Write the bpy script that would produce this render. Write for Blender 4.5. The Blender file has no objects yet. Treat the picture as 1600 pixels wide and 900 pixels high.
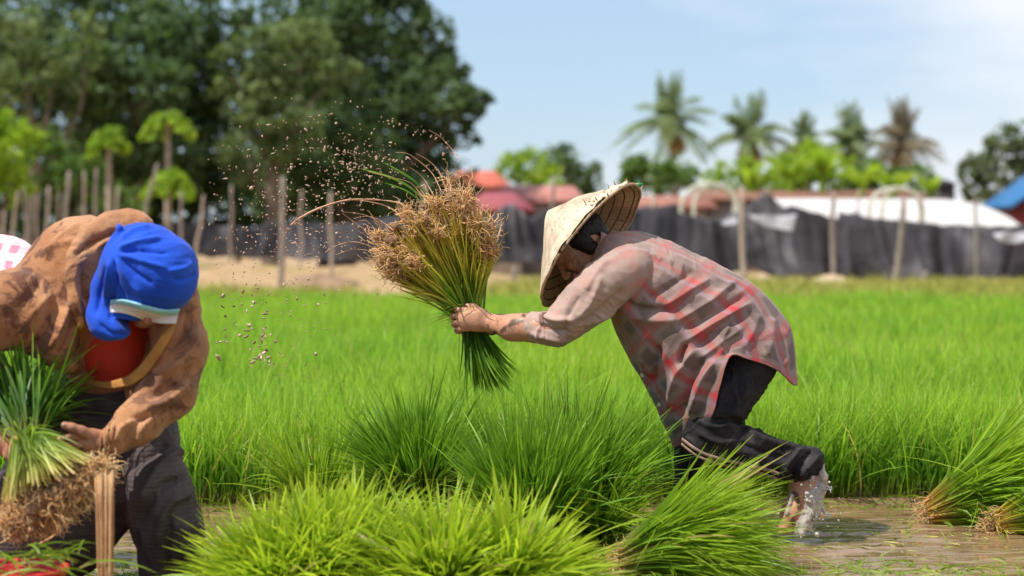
import bpy, bmesh, math, random
import numpy as np
from mathutils import Vector, Matrix
from mathutils.bvhtree import BVHTree
R = math.radians
rng = np.random.default_rng(7)
random.seed(7)
scene = bpy.context.scene
COL = scene.collection

# ------------------------------------------------------------------ camera
F = 3000.0; CX, HY = 800.0, 389.0; CAMZ = 0.9
cam_d = bpy.data.cameras.new("camera"); cam = bpy.data.objects.new("camera", cam_d); COL.objects.link(cam)
cam.location = (0, 0, CAMZ); cam.rotation_euler = (R(90), 0, 0)
cam_d.sensor_width = 36; cam_d.lens = F/1600*36
cam_d.shift_y = -(450-HY)/1600
cam_d.clip_start = 0.1; cam_d.clip_end = 3000
cam_d.dof.use_dof = True; cam_d.dof.focus_distance = 5.85; cam_d.dof.aperture_fstop = 2.5
scene.camera = cam
scene.view_settings.view_transform = 'Standard'; scene.view_settings.look = 'None'
scene.view_settings.gamma = 1; scene.view_settings.use_curve_mapping = False
scene.view_settings.exposure = 0.32
scene.render.engine = 'CYCLES'
scene.cycles.use_denoising = True
scene.cycles.max_bounces = 8; scene.cycles.transmission_bounces = 6; scene.cycles.transparent_max_bounces = 8
scene.cycles.caustics_reflective = False; scene.cycles.caustics_refractive = False
scene.cycles.sample_clamp_indirect = 6.0

# ------------------------------------------------------------------ light
SUN_DIR = Vector((-0.50, -0.30, 0.92)).normalized()      # towards the sun
w = bpy.data.worlds.new("World"); scene.world = w; w.use_nodes = True
nt = w.node_tree; nt.nodes.clear()
def N(nt, t, **k):
    n = nt.nodes.new(t)
    for a, b in k.items():
        setattr(n, a, b)
    return n
sky = N(nt, 'ShaderNodeTexSky', sky_type='NISHITA', sun_disc=False)
sky.sun_elevation = math.asin(SUN_DIR.z); sky.sun_rotation = math.atan2(SUN_DIR.x, SUN_DIR.y)
sky.altitude = 0; sky.air_density = 1.0; sky.dust_density = 0.6; sky.ozone_density = 1.5
geo = N(nt, 'ShaderNodeTexCoord')
mp = N(nt, 'ShaderNodeMapping'); mp.inputs['Scale'].default_value = (1.0, 1.0, 3.2); mp.inputs['Location'].default_value = (0.35, 0.1, 0.2)
n1 = N(nt, 'ShaderNodeTexNoise'); n1.inputs['Scale'].default_value = 2.6; n1.inputs['Detail'].default_value = 7; n1.inputs['Roughness'].default_value = 0.55
nt.links.new(geo.outputs['Generated'], mp.inputs[0]); nt.links.new(mp.outputs[0], n1.inputs['Vector'])
# clouds: noise plus a bank that grows towards the east side (+x)
sep = N(nt, 'ShaderNodeSeparateXYZ'); nt.links.new(geo.outputs['Generated'], sep.inputs[0])
ma = N(nt, 'ShaderNodeMath', operation='MULTIPLY_ADD'); ma.inputs[1].default_value = 0.95; nt.links.new(sep.outputs['X'], ma.inputs[0]); nt.links.new(n1.outputs['Fac'], ma.inputs[2])
rp = N(nt, 'ShaderNodeMapRange'); rp.inputs['From Min'].default_value = 0.56; rp.inputs['From Max'].default_value = 0.80; rp.inputs['To Max'].default_value = 0.9
nt.links.new(ma.outputs[0], rp.inputs['Value'])
mx = N(nt, 'ShaderNodeMixRGB'); mx.inputs['Color2'].default_value = (8.2, 8.4, 8.8, 1)
# thin high veil everywhere
veil = N(nt, 'ShaderNodeMixRGB'); veil.inputs['Fac'].default_value = 0.44; veil.inputs['Color2'].default_value = (5.2, 7.1, 9.8, 1)
nt.links.new(sky.outputs[0], veil.inputs['Color1']); nt.links.new(veil.outputs[0], mx.inputs['Color1']); nt.links.new(rp.outputs[0], mx.inputs['Fac'])
bg = N(nt, 'ShaderNodeBackground'); bg.inputs['Strength'].default_value = 0.095
nt.links.new(mx.outputs[0], bg.inputs['Color'])
wo = N(nt, 'ShaderNodeOutputWorld'); nt.links.new(bg.outputs[0], wo.inputs[0])
sl = bpy.data.lights.new("sun", 'SUN'); sl.energy = 5.0; sl.angle = R(0.6); sl.color = (1.0, 0.95, 0.86)
so = bpy.data.objects.new("sun", sl); COL.objects.link(so)
so.rotation_euler = SUN_DIR.to_track_quat('Z', 'Y').to_euler(); so.location = (-20, -10, 30)

# ------------------------------------------------------------------ helpers
def P(px, py, Y):
    """point at distance Y whose direction was measured on the photograph (1600x900)"""
    return np.array([(px-CX)/F*Y, Y, CAMZ-(py-HY)/F*Y])
def PX(V):
    V = np.asarray(V); return np.stack([CX+V[..., 0]/V[..., 1]*F, HY+(CAMZ-V[..., 2])/V[..., 1]*F], -1)

def tag(o, label=None, cat=None, group=None, kind=None):
    if label: o['label'] = label
    if cat: o['category'] = cat
    if group: o['group'] = group
    if kind: o['kind'] = kind
    return o
def empty(name, loc, label, cat, group=None):
    o = bpy.data.objects.new(name, None); COL.objects.link(o); o.location = Vector([float(a) for a in loc]); o.empty_display_size = 0.1
    return tag(o, label, cat, group)
def mesh_obj(name, V, Fq, mat=None, parent=None, smooth=True, attrs=None, uv=None, T=None):
    """V (n,3) world coords, Fq (m,4) or (m,3) int or list of arrays; the parent is an Empty with only a location"""
    V = np.asarray(V, dtype=np.float32)
    root = parent
    off = np.zeros(3)
    while root is not None:
        off += np.array(root.location); root = root.parent
    if parent is None:
        off = V.mean(0); off[2] = V[:, 2].min()
    me = bpy.data.meshes.new(name)
    polys = Fq if isinstance(Fq, (list, tuple)) else [Fq]
    polys = [np.asarray(p, dtype=np.int32) for p in polys if len(p)]
    nl = sum(p.size for p in polys); nf = sum(len(p) for p in polys)
    me.vertices.add(len(V)); me.vertices.foreach_set('co', (V-off.astype(np.float32)).ravel())
    me.loops.add(nl); me.polygons.add(nf)
    li = np.concatenate([p.ravel() for p in polys]); me.loops.foreach_set('vertex_index', li)
    st = []; s = 0
    for p in polys:
        k = p.shape[1]; st.append(s+np.arange(len(p))*k); s += p.size
    me.polygons.foreach_set('loop_start', np.concatenate(st).astype(np.int32))
    if smooth: me.polygons.foreach_set('use_smooth', np.ones(nf, dtype=bool))
    me.update(calc_edges=True)
    if attrs:
        for k, a in attrs.items():
            at = me.attributes.new(k, 'FLOAT', 'POINT'); at.data.foreach_set('value', np.asarray(a, dtype=np.float32).ravel())
    if uv is not None:
        ul = me.uv_layers.new(name='UVMap'); ul.data.foreach_set('uv', np.asarray(uv, dtype=np.float32)[li].ravel())
    if mat is not None:
        for m in (mat if isinstance(mat, (list, tuple)) else [mat]): me.materials.append(m)
    me.validate()
    o = bpy.data.objects.new(name, me); COL.objects.link(o)
    if parent is not None: o.parent = parent
    else: o.location = Vector([float(a) for a in off])
    return o

# ---- numpy noise
def _hash(ix, iy, iz):
    h = (ix*374761393+iy*668265263+iz*2147483647) & 0xffffffff
    h = ((h ^ (h >> 13))*1274126177) & 0xffffffff
    return ((h ^ (h >> 16)) & 0xffff)/65535.0
def vnoise(p, scale=1.0, seed=0):
    p = np.asarray(p, dtype=np.float64)*scale+seed*17.31
    i = np.floor(p).astype(np.int64); f = p-i; f = f*f*(3-2*f)
    r = 0
    for dx in (0, 1):
        for dy in (0, 1):
            for dz in (0, 1):
                wgt = (f[..., 0] if dx else 1-f[..., 0])*(f[..., 1] if dy else 1-f[..., 1])*(f[..., 2] if dz else 1-f[..., 2])
                r = r+wgt*_hash(i[..., 0]+dx, i[..., 1]+dy, i[..., 2]+dz)
    return r*2-1
def fbm(p, scale=1.0, seed=0, octv=3):
    return sum(vnoise(p, scale*2**o, seed+o)*0.5**o for o in range(octv))
def nrm(v):
    v = np.asarray(v, dtype=float); return v/np.maximum(np.linalg.norm(v, axis=-1, keepdims=True), 1e-9)

# ---- ribbons (grass blades) and tubes (roots, sticks)
def ribbon_arrays(pts, wid, side):
    """pts (N,S,3), wid (N,S), side (N,3) -> V, F, t, id"""
    n, s, _ = pts.shape
    sd = side[:, None, :] if side.ndim == 2 else side
    a = pts-sd*wid[..., None]*0.5; b = pts+sd*wid[..., None]*0.5
    V = np.stack([a, b], 2).reshape(n*s*2, 3)
    base = (np.arange(n)*s*2)[:, None]+(np.arange(s-1)*2)[None]
    Fq = np.stack([base, base+1, base+3, base+2], -1).reshape(-1, 4)
    t = np.broadcast_to(np.linspace(0, 1, s)[None, :, None], (n, s, 2)).ravel()
    idn = np.repeat(np.arange(n), s*2)
    return V, Fq, t, idn
def blades(base, dirs, L, w, bend, segs=4, taper=0.9, r=None):
    r = r or rng
    n = len(base); t = np.linspace(0, 1, segs+1)
    L = np.broadcast_to(L, (n,)); w = np.broadcast_to(w, (n,))
    pts = base[:, None]+dirs[:, None]*(L[:, None, None]*t[None, :, None])+bend[:, None]*(L[:, None, None]*(t**2.2)[None, :, None])
    # keep the length: scale so bent blades do not stretch
    d = np.linalg.norm(pts[:, -1]-pts[:, 0], axis=1); k = np.minimum(1, L*1.02/np.maximum(d, 1e-6))
    pts = pts[:, :1]+(pts-pts[:, :1])*k[:, None, None]
    side = nrm(np.cross(dirs+0.35*bend, nrm(r.normal(size=(n, 3)))))
    prof = np.clip(0.55+1.6*t, 0, 1)*np.clip(1-t**3*taper-0.03*t, 0.04, 1); prof[-1] = 0.05
    return ribbon_arrays(pts, w[:, None]*prof[None], side)
def tube_arrays(pts, rad, k=4):
    n, s, _ = pts.shape
    tan = np.gradient(pts, axis=1); tan = nrm(tan)
    ref = np.where(np.abs(tan[..., 2:3]) > 0.8, np.array([1., 0, 0]), np.array([0, 0, 1.]))
    u = nrm(np.cross(tan, ref)); v = np.cross(tan, u)
    an = np.arange(k)/k*2*np.pi
    ring = pts[:, :, None]+rad[:, :, None, None]*(u[:, :, None]*np.cos(an)[None, None, :, None]+v[:, :, None]*np.sin(an)[None, None, :, None])
    V = ring.reshape(n*s*k, 3)
    b = (np.arange(n)*s*k)[:, None, None]+(np.arange(s-1)*k)[None, :, None]+np.arange(k)[None, None]
    b2 = (np.arange(n)*s*k)[:, None, None]+(np.arange(s-1)*k)[None, :, None]+((np.arange(k)+1) % k)[None, None]
    Fq = np.stack([b, b2, b2+k, b+k], -1).reshape(-1, 4)
    t = np.broadcast_to(np.linspace(0, 1, s)[None, :, None], (n, s, k)).ravel()
    idn = np.repeat(np.arange(n), s*k)
    return V, Fq, t, idn
def merge(parts):
    """parts: list of (V,F,t,id)"""
    Vs, Fs, ts, ids = [], [], [], []; ov = 0; oi = 0
    for V, Fq, t, i in parts:
        if len(V) == 0: continue
        Vs.append(V); Fs.append(Fq+ov); ts.append(t); ids.append(i+oi); ov += len(V); oi += int(i.max())+1
    return np.concatenate(Vs), np.concatenate(Fs), np.concatenate(ts), np.concatenate(ids)
def strand_obj(name, arr, mat, parent=None, r=None):
    V, Fq, t, i = arr
    rv = (r or rng).random(int(i.max())+1)
    return mesh_obj(name, V, Fq, mat, parent, attrs={'rnd': rv[i], 'along': t})
def catmull(pts, n, closed=False):
    pts = np.asarray(pts, dtype=float); m = len(pts)
    t = np.linspace(0, m if closed else m-1, n, endpoint=not closed)
    i = np.floor(t).astype(int)
    if not closed: i = np.clip(i, 0, m-2)
    f = (t-i); f = f.reshape((-1,)+(1,)*(pts.ndim-1))
    g = (lambda k: pts[k % m]) if closed else (lambda k: pts[np.clip(k, 0, m-1)])
    p0, p1, p2, p3 = g(i-1), g(i), g(i+1), g(i+2)
    return 0.5*((2*p1)+(-p0+p2)*f+(2*p0-5*p1+4*p2-p3)*f*f+(-p0+3*p1-3*p2+p3)*f**3)
def grid_faces(nu, nv, closed_u=False):
    """vertex index = iv*nu+iu"""
    iu = np.arange(nu if closed_u else nu-1); iv = np.arange(nv-1)
    a = iv[:, None]*nu+iu[None]; b = iv[:, None]*nu+((iu+1) % nu)[None]
    return np.stack([a, b, b+nu, a+nu], -1).reshape(-1, 4)
def normals(V, Fq):
    fn = np.cross(V[Fq[:, 2]]-V[Fq[:, 0]], V[Fq[:, 3]]-V[Fq[:, 1]])
    n = np.zeros_like(V, dtype=np.float64)
    for k in range(4): 
        for c in range(3): n[:, c] += np.bincount(Fq[:, k], fn[:, c], len(V))
    return nrm(n)

# ------------------------------------------------------------------ SDF modelling (one continuous surface per garment / body)
class Sdf:
    def __init__(s, lo, hi, h):
        lo, hi = np.minimum(lo, hi), np.maximum(lo, hi); s.lo = np.array(lo, dtype=float); s.h = h
        s.n = np.ceil((np.array(hi)-s.lo)/h).astype(int)+1
        s.f = np.full(s.n, 1.0, dtype=np.float32)
        s.ax = [s.lo[i]+np.arange(s.n[i])*h for i in range(3)]
    def sub(s, lo, hi):
        a = np.clip(np.floor((lo-s.lo)/s.h).astype(int), 0, s.n); b = np.clip(np.ceil((hi-s.lo)/s.h).astype(int)+1, 0, s.n)
        if np.any(b <= a): return None, None
        sl = tuple(slice(a[i], b[i]) for i in range(3))
        X = s.ax[0][sl[0]][:, None, None]; Y = s.ax[1][sl[1]][None, :, None]; Z = s.ax[2][sl[2]][None, None, :]
        return sl, (X, Y, Z)
    def cap(s, a, b, ra, rb, k=0.02, sq=None, op='add'):
        """tapered capsule a->b; sq = (axis, factor) squashes along an axis"""
        a = np.asarray(a, float); b = np.asarray(b, float); m = max(ra, rb)+k*1.5+0.01
        lo = np.minimum(a, b)-m; hi = np.maximum(a, b)+m
        sl, g = s.sub(lo, hi)
        if sl is None: return
        X, Y, Z = g[0]-a[0], g[1]-a[1], g[2]-a[2]
        ab = b-a
        if sq is not None:
            ax = nrm(np.asarray(sq[0], float)); q = 1/sq[1]-1
            dd = (X*ax[0]+Y*ax[1]+Z*ax[2])*q
            X, Y, Z = X+dd*ax[0], Y+dd*ax[1], Z+dd*ax[2]
            ab = ab+ax*np.dot(ab, ax)*q
        L2 = float(ab@ab)
        t = np.clip((X*ab[0]+Y*ab[1]+Z*ab[2])/L2, 0, 1) if L2 > 1e-10 else 0*X+0*Y+0*Z
        d = np.sqrt((X-ab[0]*t)**2+(Y-ab[1]*t)**2+(Z-ab[2]*t)**2)-(ra+(rb-ra)*t)
        if sq is not None and sq[1] < 1: d = d*sq[1]**0.5
        cur = s.f[sl]
        if op == 'add':
            hh = np.clip(0.5+0.5*(cur-d)/k, 0, 1); s.f[sl] = (cur*(1-hh)+d*hh-k*hh*(1-hh)).astype(np.float32)
        else:
            d = -d
            hh = np.clip(0.5-0.5*(cur-d)/k, 0, 1); s.f[sl] = (cur*(1-hh)+d*hh+k*hh*(1-hh)).astype(np.float32)
    def ball(s, c, r, k=0.02, sq=None, op='add'):
        s.cap(c, np.asarray(c, float), r, r, k, sq, op)
    def chain(s, pts, rs, k=0.02, sq=None, kk=None):
        for i in range(len(pts)-1): s.cap(pts[i], pts[i+1], rs[i], rs[i+1], k if i == 0 or kk is None else kk, sq)
    def cut_poly(s, poly, Yref, y0, y1, k=0.01):
        """carve a prism whose outline is a polygon in photo pixels at distance Yref, between depths y0 and y1"""
        W = np.array([P(x, y, Yref) for x, y in poly])[:, [0, 2]]
        lo = np.array([W[:, 0].min()-.02, y0, W[:, 1].min()-.02]); hi = np.array([W[:, 0].max()+.02, y1, W[:, 1].max()+.02])
        sl, g = s.sub(lo, hi)
        X = g[0][:, 0, :]; Z = g[2][0, :, :]
        X, Z = np.broadcast_arrays(X, Z)
        d = np.full(X.shape, 9.0); ins = np.zeros(X.shape, bool)
        for i in range(len(W)):
            a = W[i]; b = W[(i+1) % len(W)]; e = b-a
            t = np.clip(((X-a[0])*e[0]+(Z-a[1])*e[1])/(e@e), 0, 1)
            d = np.minimum(d, np.hypot(X-a[0]-e[0]*t, Z-a[1]-e[1]*t))
            c = (a[1] > Z) != (b[1] > Z); ins ^= c & (X < (b[0]-a[0])*(Z-a[1])/(b[1]-a[1]+1e-12)+a[0])
        d2 = np.where(ins, -d, d)[:, None, :]
        dy = np.maximum(y0-g[1], g[1]-y1)
        dd = -np.maximum(d2, dy)
        cur = s.f[sl]; hh = np.clip(0.5-0.5*(cur-dd)/k, 0, 1); s.f[sl] = (cur*(1-hh)+dd*hh+k*hh*(1-hh)).astype(np.float32)
    def mesh(s):
        f = s.f; n = s.n
        ins = f < 0
        c = [ins[i:n[0]-1+i, j:n[1]-1+j, k:n[2]-1+k] for i in (0, 1) for j in (0, 1) for k in (0, 1)]
        cnt = sum(x.astype(np.int8) for x in c)
        act = np.argwhere((cnt > 0) & (cnt < 8))
        cor = [(i, j, k) for i in (0, 1) for j in (0, 1) for k in (0, 1)]
        val = np.stack([f[act[:, 0]+i, act[:, 1]+j, act[:, 2]+k] for i, j, k in cor], 1)
        pos = np.zeros((len(act), 3)); num = np.zeros(len(act))
        for a in range(8):
            for b in range(a+1, 8):
                ca, cb = np.array(cor[a]), np.array(cor[b])
                if np.abs(ca-cb).sum() != 1: continue
                fa, fb = val[:, a], val[:, b]; m = (fa < 0) != (fb < 0)
                t = np.where(m, fa/np.where(m, fa-fb, 1), 0)
                pos += m[:, None]*(ca+(cb-ca)*t[:, None]); num += m
        V = s.lo+(act+pos/num[:, None])*s.h
        idx = np.full(n-1, -1, dtype=np.int32); idx[tuple(act.T)] = np.arange(len(act))
        Fs = []
        for ax in range(3):
            o1, o2 = [(1, 2), (2, 0), (0, 1)][ax]
            sl0 = [slice(1, -1)]*3; sl1 = [slice(1, -1)]*3; sl0[ax] = slice(0, -1); sl1[ax] = slice(1, None)
            A = ins[tuple(sl0)]; B = ins[tuple(sl1)]
            e = np.argwhere(A != B)
            if not len(e): continue
            flip = A[tuple(e.T)]
            e = e+1; e[:, ax] -= 1
            def cell(d1, d2):
                q = e.copy(); q[:, o1] -= d1; q[:, o2] -= d2
                return idx[tuple(q.T)]
            q = np.stack([cell(1, 1), cell(0, 1), cell(0, 0), cell(1, 0)], 1)
            q[~flip] = q[~flip][:, ::-1]
            Fs.append(q)
        Fq = np.concatenate(Fs)
        return V, Fq[(Fq >= 0).all(1)]
def keep_largest(V, Fq):
    n = len(V); lab = np.arange(n)
    while True:
        m_ = lab[Fq].min(1); new = lab.copy()
        for k in range(4): np.minimum.at(new, Fq[:, k], m_)
        new = new[new]
        if (new == lab).all(): break
        lab = new
    best = np.bincount(lab, minlength=n).argmax(); keep = lab == best; idx = np.cumsum(keep)-1
    f = Fq[keep[Fq].all(1)]; return V[keep], idx[f]
def relax(V, Fq, it=2, lam=0.5):
    n = len(V)
    for _ in range(it):
        acc = np.zeros_like(V); cnt = np.zeros(n)
        for k in range(4):
            for dk in (1, 3):
                src = Fq[:, (k+dk) % 4]; dst = Fq[:, k]
                for c in range(3): acc[:, c] += np.bincount(dst, V[src, c], n)
                cnt += np.bincount(dst, minlength=n)
        V = V+(acc/np.maximum(cnt, 1)[:, None]-V)*lam
    return V
def strokes(V, Fq, lst, near=True, ykeep=None):
    """sculpt folds: each stroke = (pixel polyline, width px, height m); acts on surfaces that face the camera side"""
    Nn = normals(V, Fq); px = PX(V)
    face = np.clip(-Nn[:, 1]*2.5+0.4, 0, 1)
    amt = np.zeros(len(V))
    for pl, wd, ht in lst:
        pl = np.asarray(pl, float)
        if len(pl) > 2: pl = catmull(pl, len(pl)*4)
        d = np.full(len(V), 1e9); tt = np.zeros(len(V)); m = len(pl)-1
        for i in range(m):
            a, b = pl[i], pl[i+1]; e = b-a; t = np.clip(((px-a)@e)/(e@e+1e-9), 0, 1)
            q = np.linalg.norm(px-a-e*t[:, None], axis=1); better = q < d
            d = np.where(better, q, d); tt = np.where(better, (i+t)/m, tt)
        amt += ht*1.4*np.exp(-(d/(wd*.82))**1.7)*np.clip(np.minimum(tt, 1-tt)*5+0.25, 0, 1)
    return V+Nn*(amt*face)[:, None]
def cloth_noise(V, Fq, amp=0.004, scale=9, stretch=(1, 1, 1), seed=0):
    """soft undulation plus thin pinched crease lines"""
    Nn = normals(V, Fq); p = V*np.array(stretch)
    wv = np.stack([vnoise(p, scale*.6, seed+5), vnoise(p, scale*.6, seed+9), vnoise(p, scale*.6, seed+12)], -1)*0.5/scale
    r = np.clip(1-np.abs(vnoise(p+wv*1.2, scale, seed))*2.2, 0, 1)**2; r2 = np.clip(1-np.abs(vnoise(p+wv*1.5, scale*2.1, seed+3))*2.4, 0, 1)**2
    r3 = np.clip(1-np.abs(vnoise(p*np.array([.5, 1, 1.6])+wv*2, scale*3.6, seed+4))*2.4, 0, 1)**2
    gate = np.clip(vnoise(p, scale*.45, seed+20)*1.6+.55, 0, 1)
    return V+Nn*((r*0.8+r2*0.7*gate+r3*.45*gate+fbm(p, scale*.4, seed+7, 2)*.5-.6)*amp)[:, None]

# ------------------------------------------------------------------ materials
def mat(name):
    m = bpy.data.materials.new(name); m.use_nodes = True; m.node_tree.nodes.clear(); return m, m.node_tree
def rgba(c): return (c[0], c[1], c[2], 1)
def ramp(nt, src, stops, interp='LINEAR'):
    n = N(nt, 'ShaderNodeValToRGB'); cr = n.color_ramp; cr.interpolation = interp
    while len(cr.elements) < len(stops): cr.elements.new(0.5)
    for e, (p, c) in zip(cr.elements, stops): e.position = p; e.color = rgba(c) if len(c) == 3 else c
    nt.links.new(src, n.inputs[0]); return n.outputs[0]
def noise(nt, scale, detail=4, rough=0.55, vec=None, dist=0.0):
    n = N(nt, 'ShaderNodeTexNoise'); n.inputs['Scale'].default_value = scale; n.inputs['Detail'].default_value = detail
    n.inputs['Roughness'].default_value = rough; n.inputs['Distortion'].default_value = dist
    if vec is None:
        tc = N(nt, 'ShaderNodeTexCoord'); vec = tc.outputs['Object']
    nt.links.new(vec, n.inputs['Vector']); return n.outputs['Fac']
def mixc(nt, fac, a, b, mode='MIX'):
    n = N(nt, 'ShaderNodeMixRGB', blend_type=mode)
    for i, v in ((0, fac), (1, a), (2, b)):
        if hasattr(v, 'is_linked') or isinstance(v, bpy.types.NodeSocket): nt.links.new(v, n.inputs[i])
        elif i == 0: n.inputs[0].default_value = v
        else: n.inputs[i].default_value = rgba(v)
    return n.outputs[0]
def mth(nt, op, a, b=None, c=None, clamp=False):
    n = N(nt, 'ShaderNodeMath', operation=op); n.use_clamp = clamp
    for i, v in enumerate((a, b, c)):
        if v is None: continue
        if isinstance(v, bpy.types.NodeSocket): nt.links.new(v, n.inputs[i])
        else: n.inputs[i].default_value = v
    return n.outputs[0]
def attr(nt, nm):
    n = N(nt, 'ShaderNodeAttribute', attribute_name=nm); return n.outputs['Fac']
def finish(nt, color, rough=0.8, bump=None, bstr=0.3, bdist=0.01, spec=0.3, trans=None, tfac=0.0, metallic=0, sheen=0, extra=None, normal=None, alpha=None, sss=0):
    b = N(nt, 'ShaderNodeBsdfPrincipled')
    if isinstance(color, bpy.types.NodeSocket): nt.links.new(color, b.inputs['Base Color'])
    else: b.inputs['Base Color'].default_value = rgba(color)
    if isinstance(rough, bpy.types.NodeSocket): nt.links.new(rough, b.inputs['Roughness'])
    else: b.inputs['Roughness'].default_value = rough
    b.inputs['Specular IOR Level'].default_value = spec; b.inputs['Metallic'].default_value = metallic
    if sheen: b.inputs['Sheen Weight'].default_value = sheen
    if sss: b.inputs['Subsurface Weight'].default_value = sss; b.inputs['Subsurface Radius'].default_value = (0.02, 0.008, 0.004)
    if bump is not None:
        bn = N(nt, 'ShaderNodeBump'); bn.inputs['Strength'].default_value = bstr; bn.inputs['Distance'].default_value = bdist
        nt.links.new(bump, bn.inputs['Height']); nt.links.new(bn.outputs[0], b.inputs['Normal'])
    out = b.outputs[0]
    if tfac > 0:
        tr = N(nt, 'ShaderNodeBsdfTranslucent')
        if isinstance(trans, bpy.types.NodeSocket): nt.links.new(trans, tr.inputs[0])
        else: tr.inputs[0].default_value = rgba(trans)
        ms = N(nt, 'ShaderNodeMixShader'); ms.inputs[0].default_value = tfac
        nt.links.new(out, ms.inputs[1]); nt.links.new(tr.outputs[0], ms.inputs[2]); out = ms.outputs[0]
    if alpha is not None:
        tp = N(nt, 'ShaderNodeBsdfTransparent'); ms = N(nt, 'ShaderNodeMixShader')
        if isinstance(alpha, bpy.types.NodeSocket): nt.links.new(alpha, ms.inputs[0])
        else: ms.inputs[0].default_value = alpha
        nt.links.new(tp.outputs[0], ms.inputs[1]); nt.links.new(out, ms.inputs[2]); out = ms.outputs[0]
    o = N(nt, 'ShaderNodeOutputMaterial'); nt.links.new(out, o.inputs[0])
def simple(name, c1, c2=None, scale=6, rough=0.85, bstr=0.3, bscale=None, bdist=0.01, spec=0.3, **k):
    m, nt = mat(name); c2 = c2 or tuple(x*0.6 for x in c1)
    f = noise(nt, scale); col = ramp(nt, f, [(0.3, c2), (0.7, c1)])
    finish(nt, col, rough, noise(nt, bscale or scale*5), bstr, bdist, spec, **k); return m
def blade_mat(name, base, mid, tip, tr, tf=0.45, vary=0.35, rough=0.5, patch=None, dry=None):
    """leaf blades: root, middle and tip colours are the plant's own; rnd gives each blade its own tint"""
    m, nt = mat(name)
    a = attr(nt, 'along'); r = attr(nt, 'rnd')
    col = ramp(nt, a, [(0.0, base), (0.3, mid), (1.0, tip)])
    v = ramp(nt, r, [(0.0, (1-vary,)*3), (0.5, (1, 1, 1)), (1.0, (1+vary*.9, 1+vary*.55, 1.0))])
    col = mixc(nt, 1.0, col, v, 'MULTIPLY')
    if patch:
        pn = noise(nt, patch[0], 2); pc = ramp(nt, pn, [(0.35, (1, 1, 1)), (0.65, patch[1])]); col = mixc(nt, 1.0, col, pc, 'MULTIPLY')
    if dry:
        g = mth(nt, 'GREATER_THAN', r, dry[0]); col = mixc(nt, g, col, dry[1])
    tc = mixc(nt, 1.0, col, tr, 'MULTIPLY')
    finish(nt, col, rough, spec=0.35, trans=tc, tfac=tf); return m
# ------------------------------------------------------------------ ground, water
def ground_z(X, Y):
    z = np.where(Y < 6.75, -0.09, 0.015)+fbm(np.stack([X, Y, 0*X], -1), 1.3, 2, 2)*0.012
    bank = np.exp(-((Y-42)/1.6)**2)*(0.55+0.16*vnoise(np.stack([X*.5, Y*.3, 0*X], -1), 1.0, 4))
    k = np.clip((2.0-X)/4.0, 0, 1); k = np.maximum(k, 0.35*np.exp(-((X-6.5)/2.0)**2))
    return z+bank*k
xs = np.concatenate([np.linspace(-900, -60, 8), np.linspace(-40, -12, 15), np.linspace(-10, 14, 121), np.linspace(16, 44, 15), np.linspace(60, 900, 8)])
ys = np.concatenate([[-300, -60, -10, 0], np.linspace(2, 10, 81), np.linspace(10.5, 36, 40), np.linspace(36.5, 48, 40), np.linspace(50, 100, 12), [200, 500, 1200]])
GX, GY = np.meshgrid(xs, ys); GZ = ground_z(GX, GY)
m, nt = mat('ground_soil')
tc = N(nt, 'ShaderNodeTexCoord'); gx = N(nt, 'ShaderNodeNewGeometry'); sp = N(nt, 'ShaderNodeSeparateXYZ'); nt.links.new(gx.outputs['Position'], sp.inputs[0])
pn = noise(nt, 0.35, 5, 0.6, gx.outputs['Position']); pn2 = noise(nt, 2.5, 5, 0.6, gx.outputs['Position'])
mud = ramp(nt, pn2, [(0.3, (0.10, 0.06, 0.03)), (0.7, (0.2, 0.13, 0.07))])
far = ramp(nt, mth(nt, 'MULTIPLY_ADD', pn2, 0.4, mth(nt, 'MULTIPLY', pn, 0.7)), [(0.40, (0.22, 0.20, 0.07)), (0.52, (0.34, 0.225, 0.125)), (0.68, (0.44, 0.30, 0.185))])
mr = N(nt, 'ShaderNodeMapRange'); mr.inputs['From Min'].default_value = 18; mr.inputs['From Max'].default_value = 32; nt.links.new(sp.outputs['Y'], mr.inputs['Value'])
col = mixc(nt, mr.outputs[0], mud, far)
finish(nt, col, 0.95, pn2, 0.5, 0.05, 0.1)
g = mesh_obj('ground', np.stack([GX, GY, GZ], -1).reshape(-1, 3), grid_faces(len(xs), len(ys)), m)
tag(g, 'muddy paddy soil running into dry tan earth under the fence', None, None, 'structure')

m, nt = mat('muddy_water')
gx = N(nt, 'ShaderNodeNewGeometry')
mp2 = N(nt, 'ShaderNodeMapping'); mp2.inputs['Scale'].default_value = (.8, 2.2, 1); nt.links.new(gx.outputs['Position'], mp2.inputs[0])
cn = noise(nt, 3.0, 5, 0.6, mp2.outputs[0], 0.6)
col = ramp(nt, cn, [(0.35, (0.16, 0.088, 0.042)), (0.65, (0.27, 0.17, 0.095))])
bn = mth(nt, 'ADD', noise(nt, 5.0, 1.5, 0.4, mp2.outputs[0], .8), mth(nt, 'MULTIPLY', noise(nt, 45, 2, 0.5, mp2.outputs[0], .5), 0.06))
finish(nt, col, 0.03, bn, 0.8, 0.05, 1.0)
wx = np.concatenate([np.linspace(-6, -.5, 20), np.linspace(-.4, 2.2, 300), np.linspace(2.4, 8, 15)]); wy = np.concatenate([np.linspace(-1.5, 5.0, 15), np.linspace(5.05, 7.0, 220)]); WX, WY = np.meshgrid(wx, wy)
fr_ = np.hypot(WX-.88, WY-5.88)+.02*vnoise(np.stack([WX, WY, 0*WX], -1), 5, 3); WZ = .0030*np.sin(fr_*75)*np.exp(-fr_*3.2)+.0055*fbm(np.stack([WX, WY*1.3, 0*WX], -1), 5.0, 8, 3)*np.clip((WX+.5)*2, 0, 1)
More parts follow.
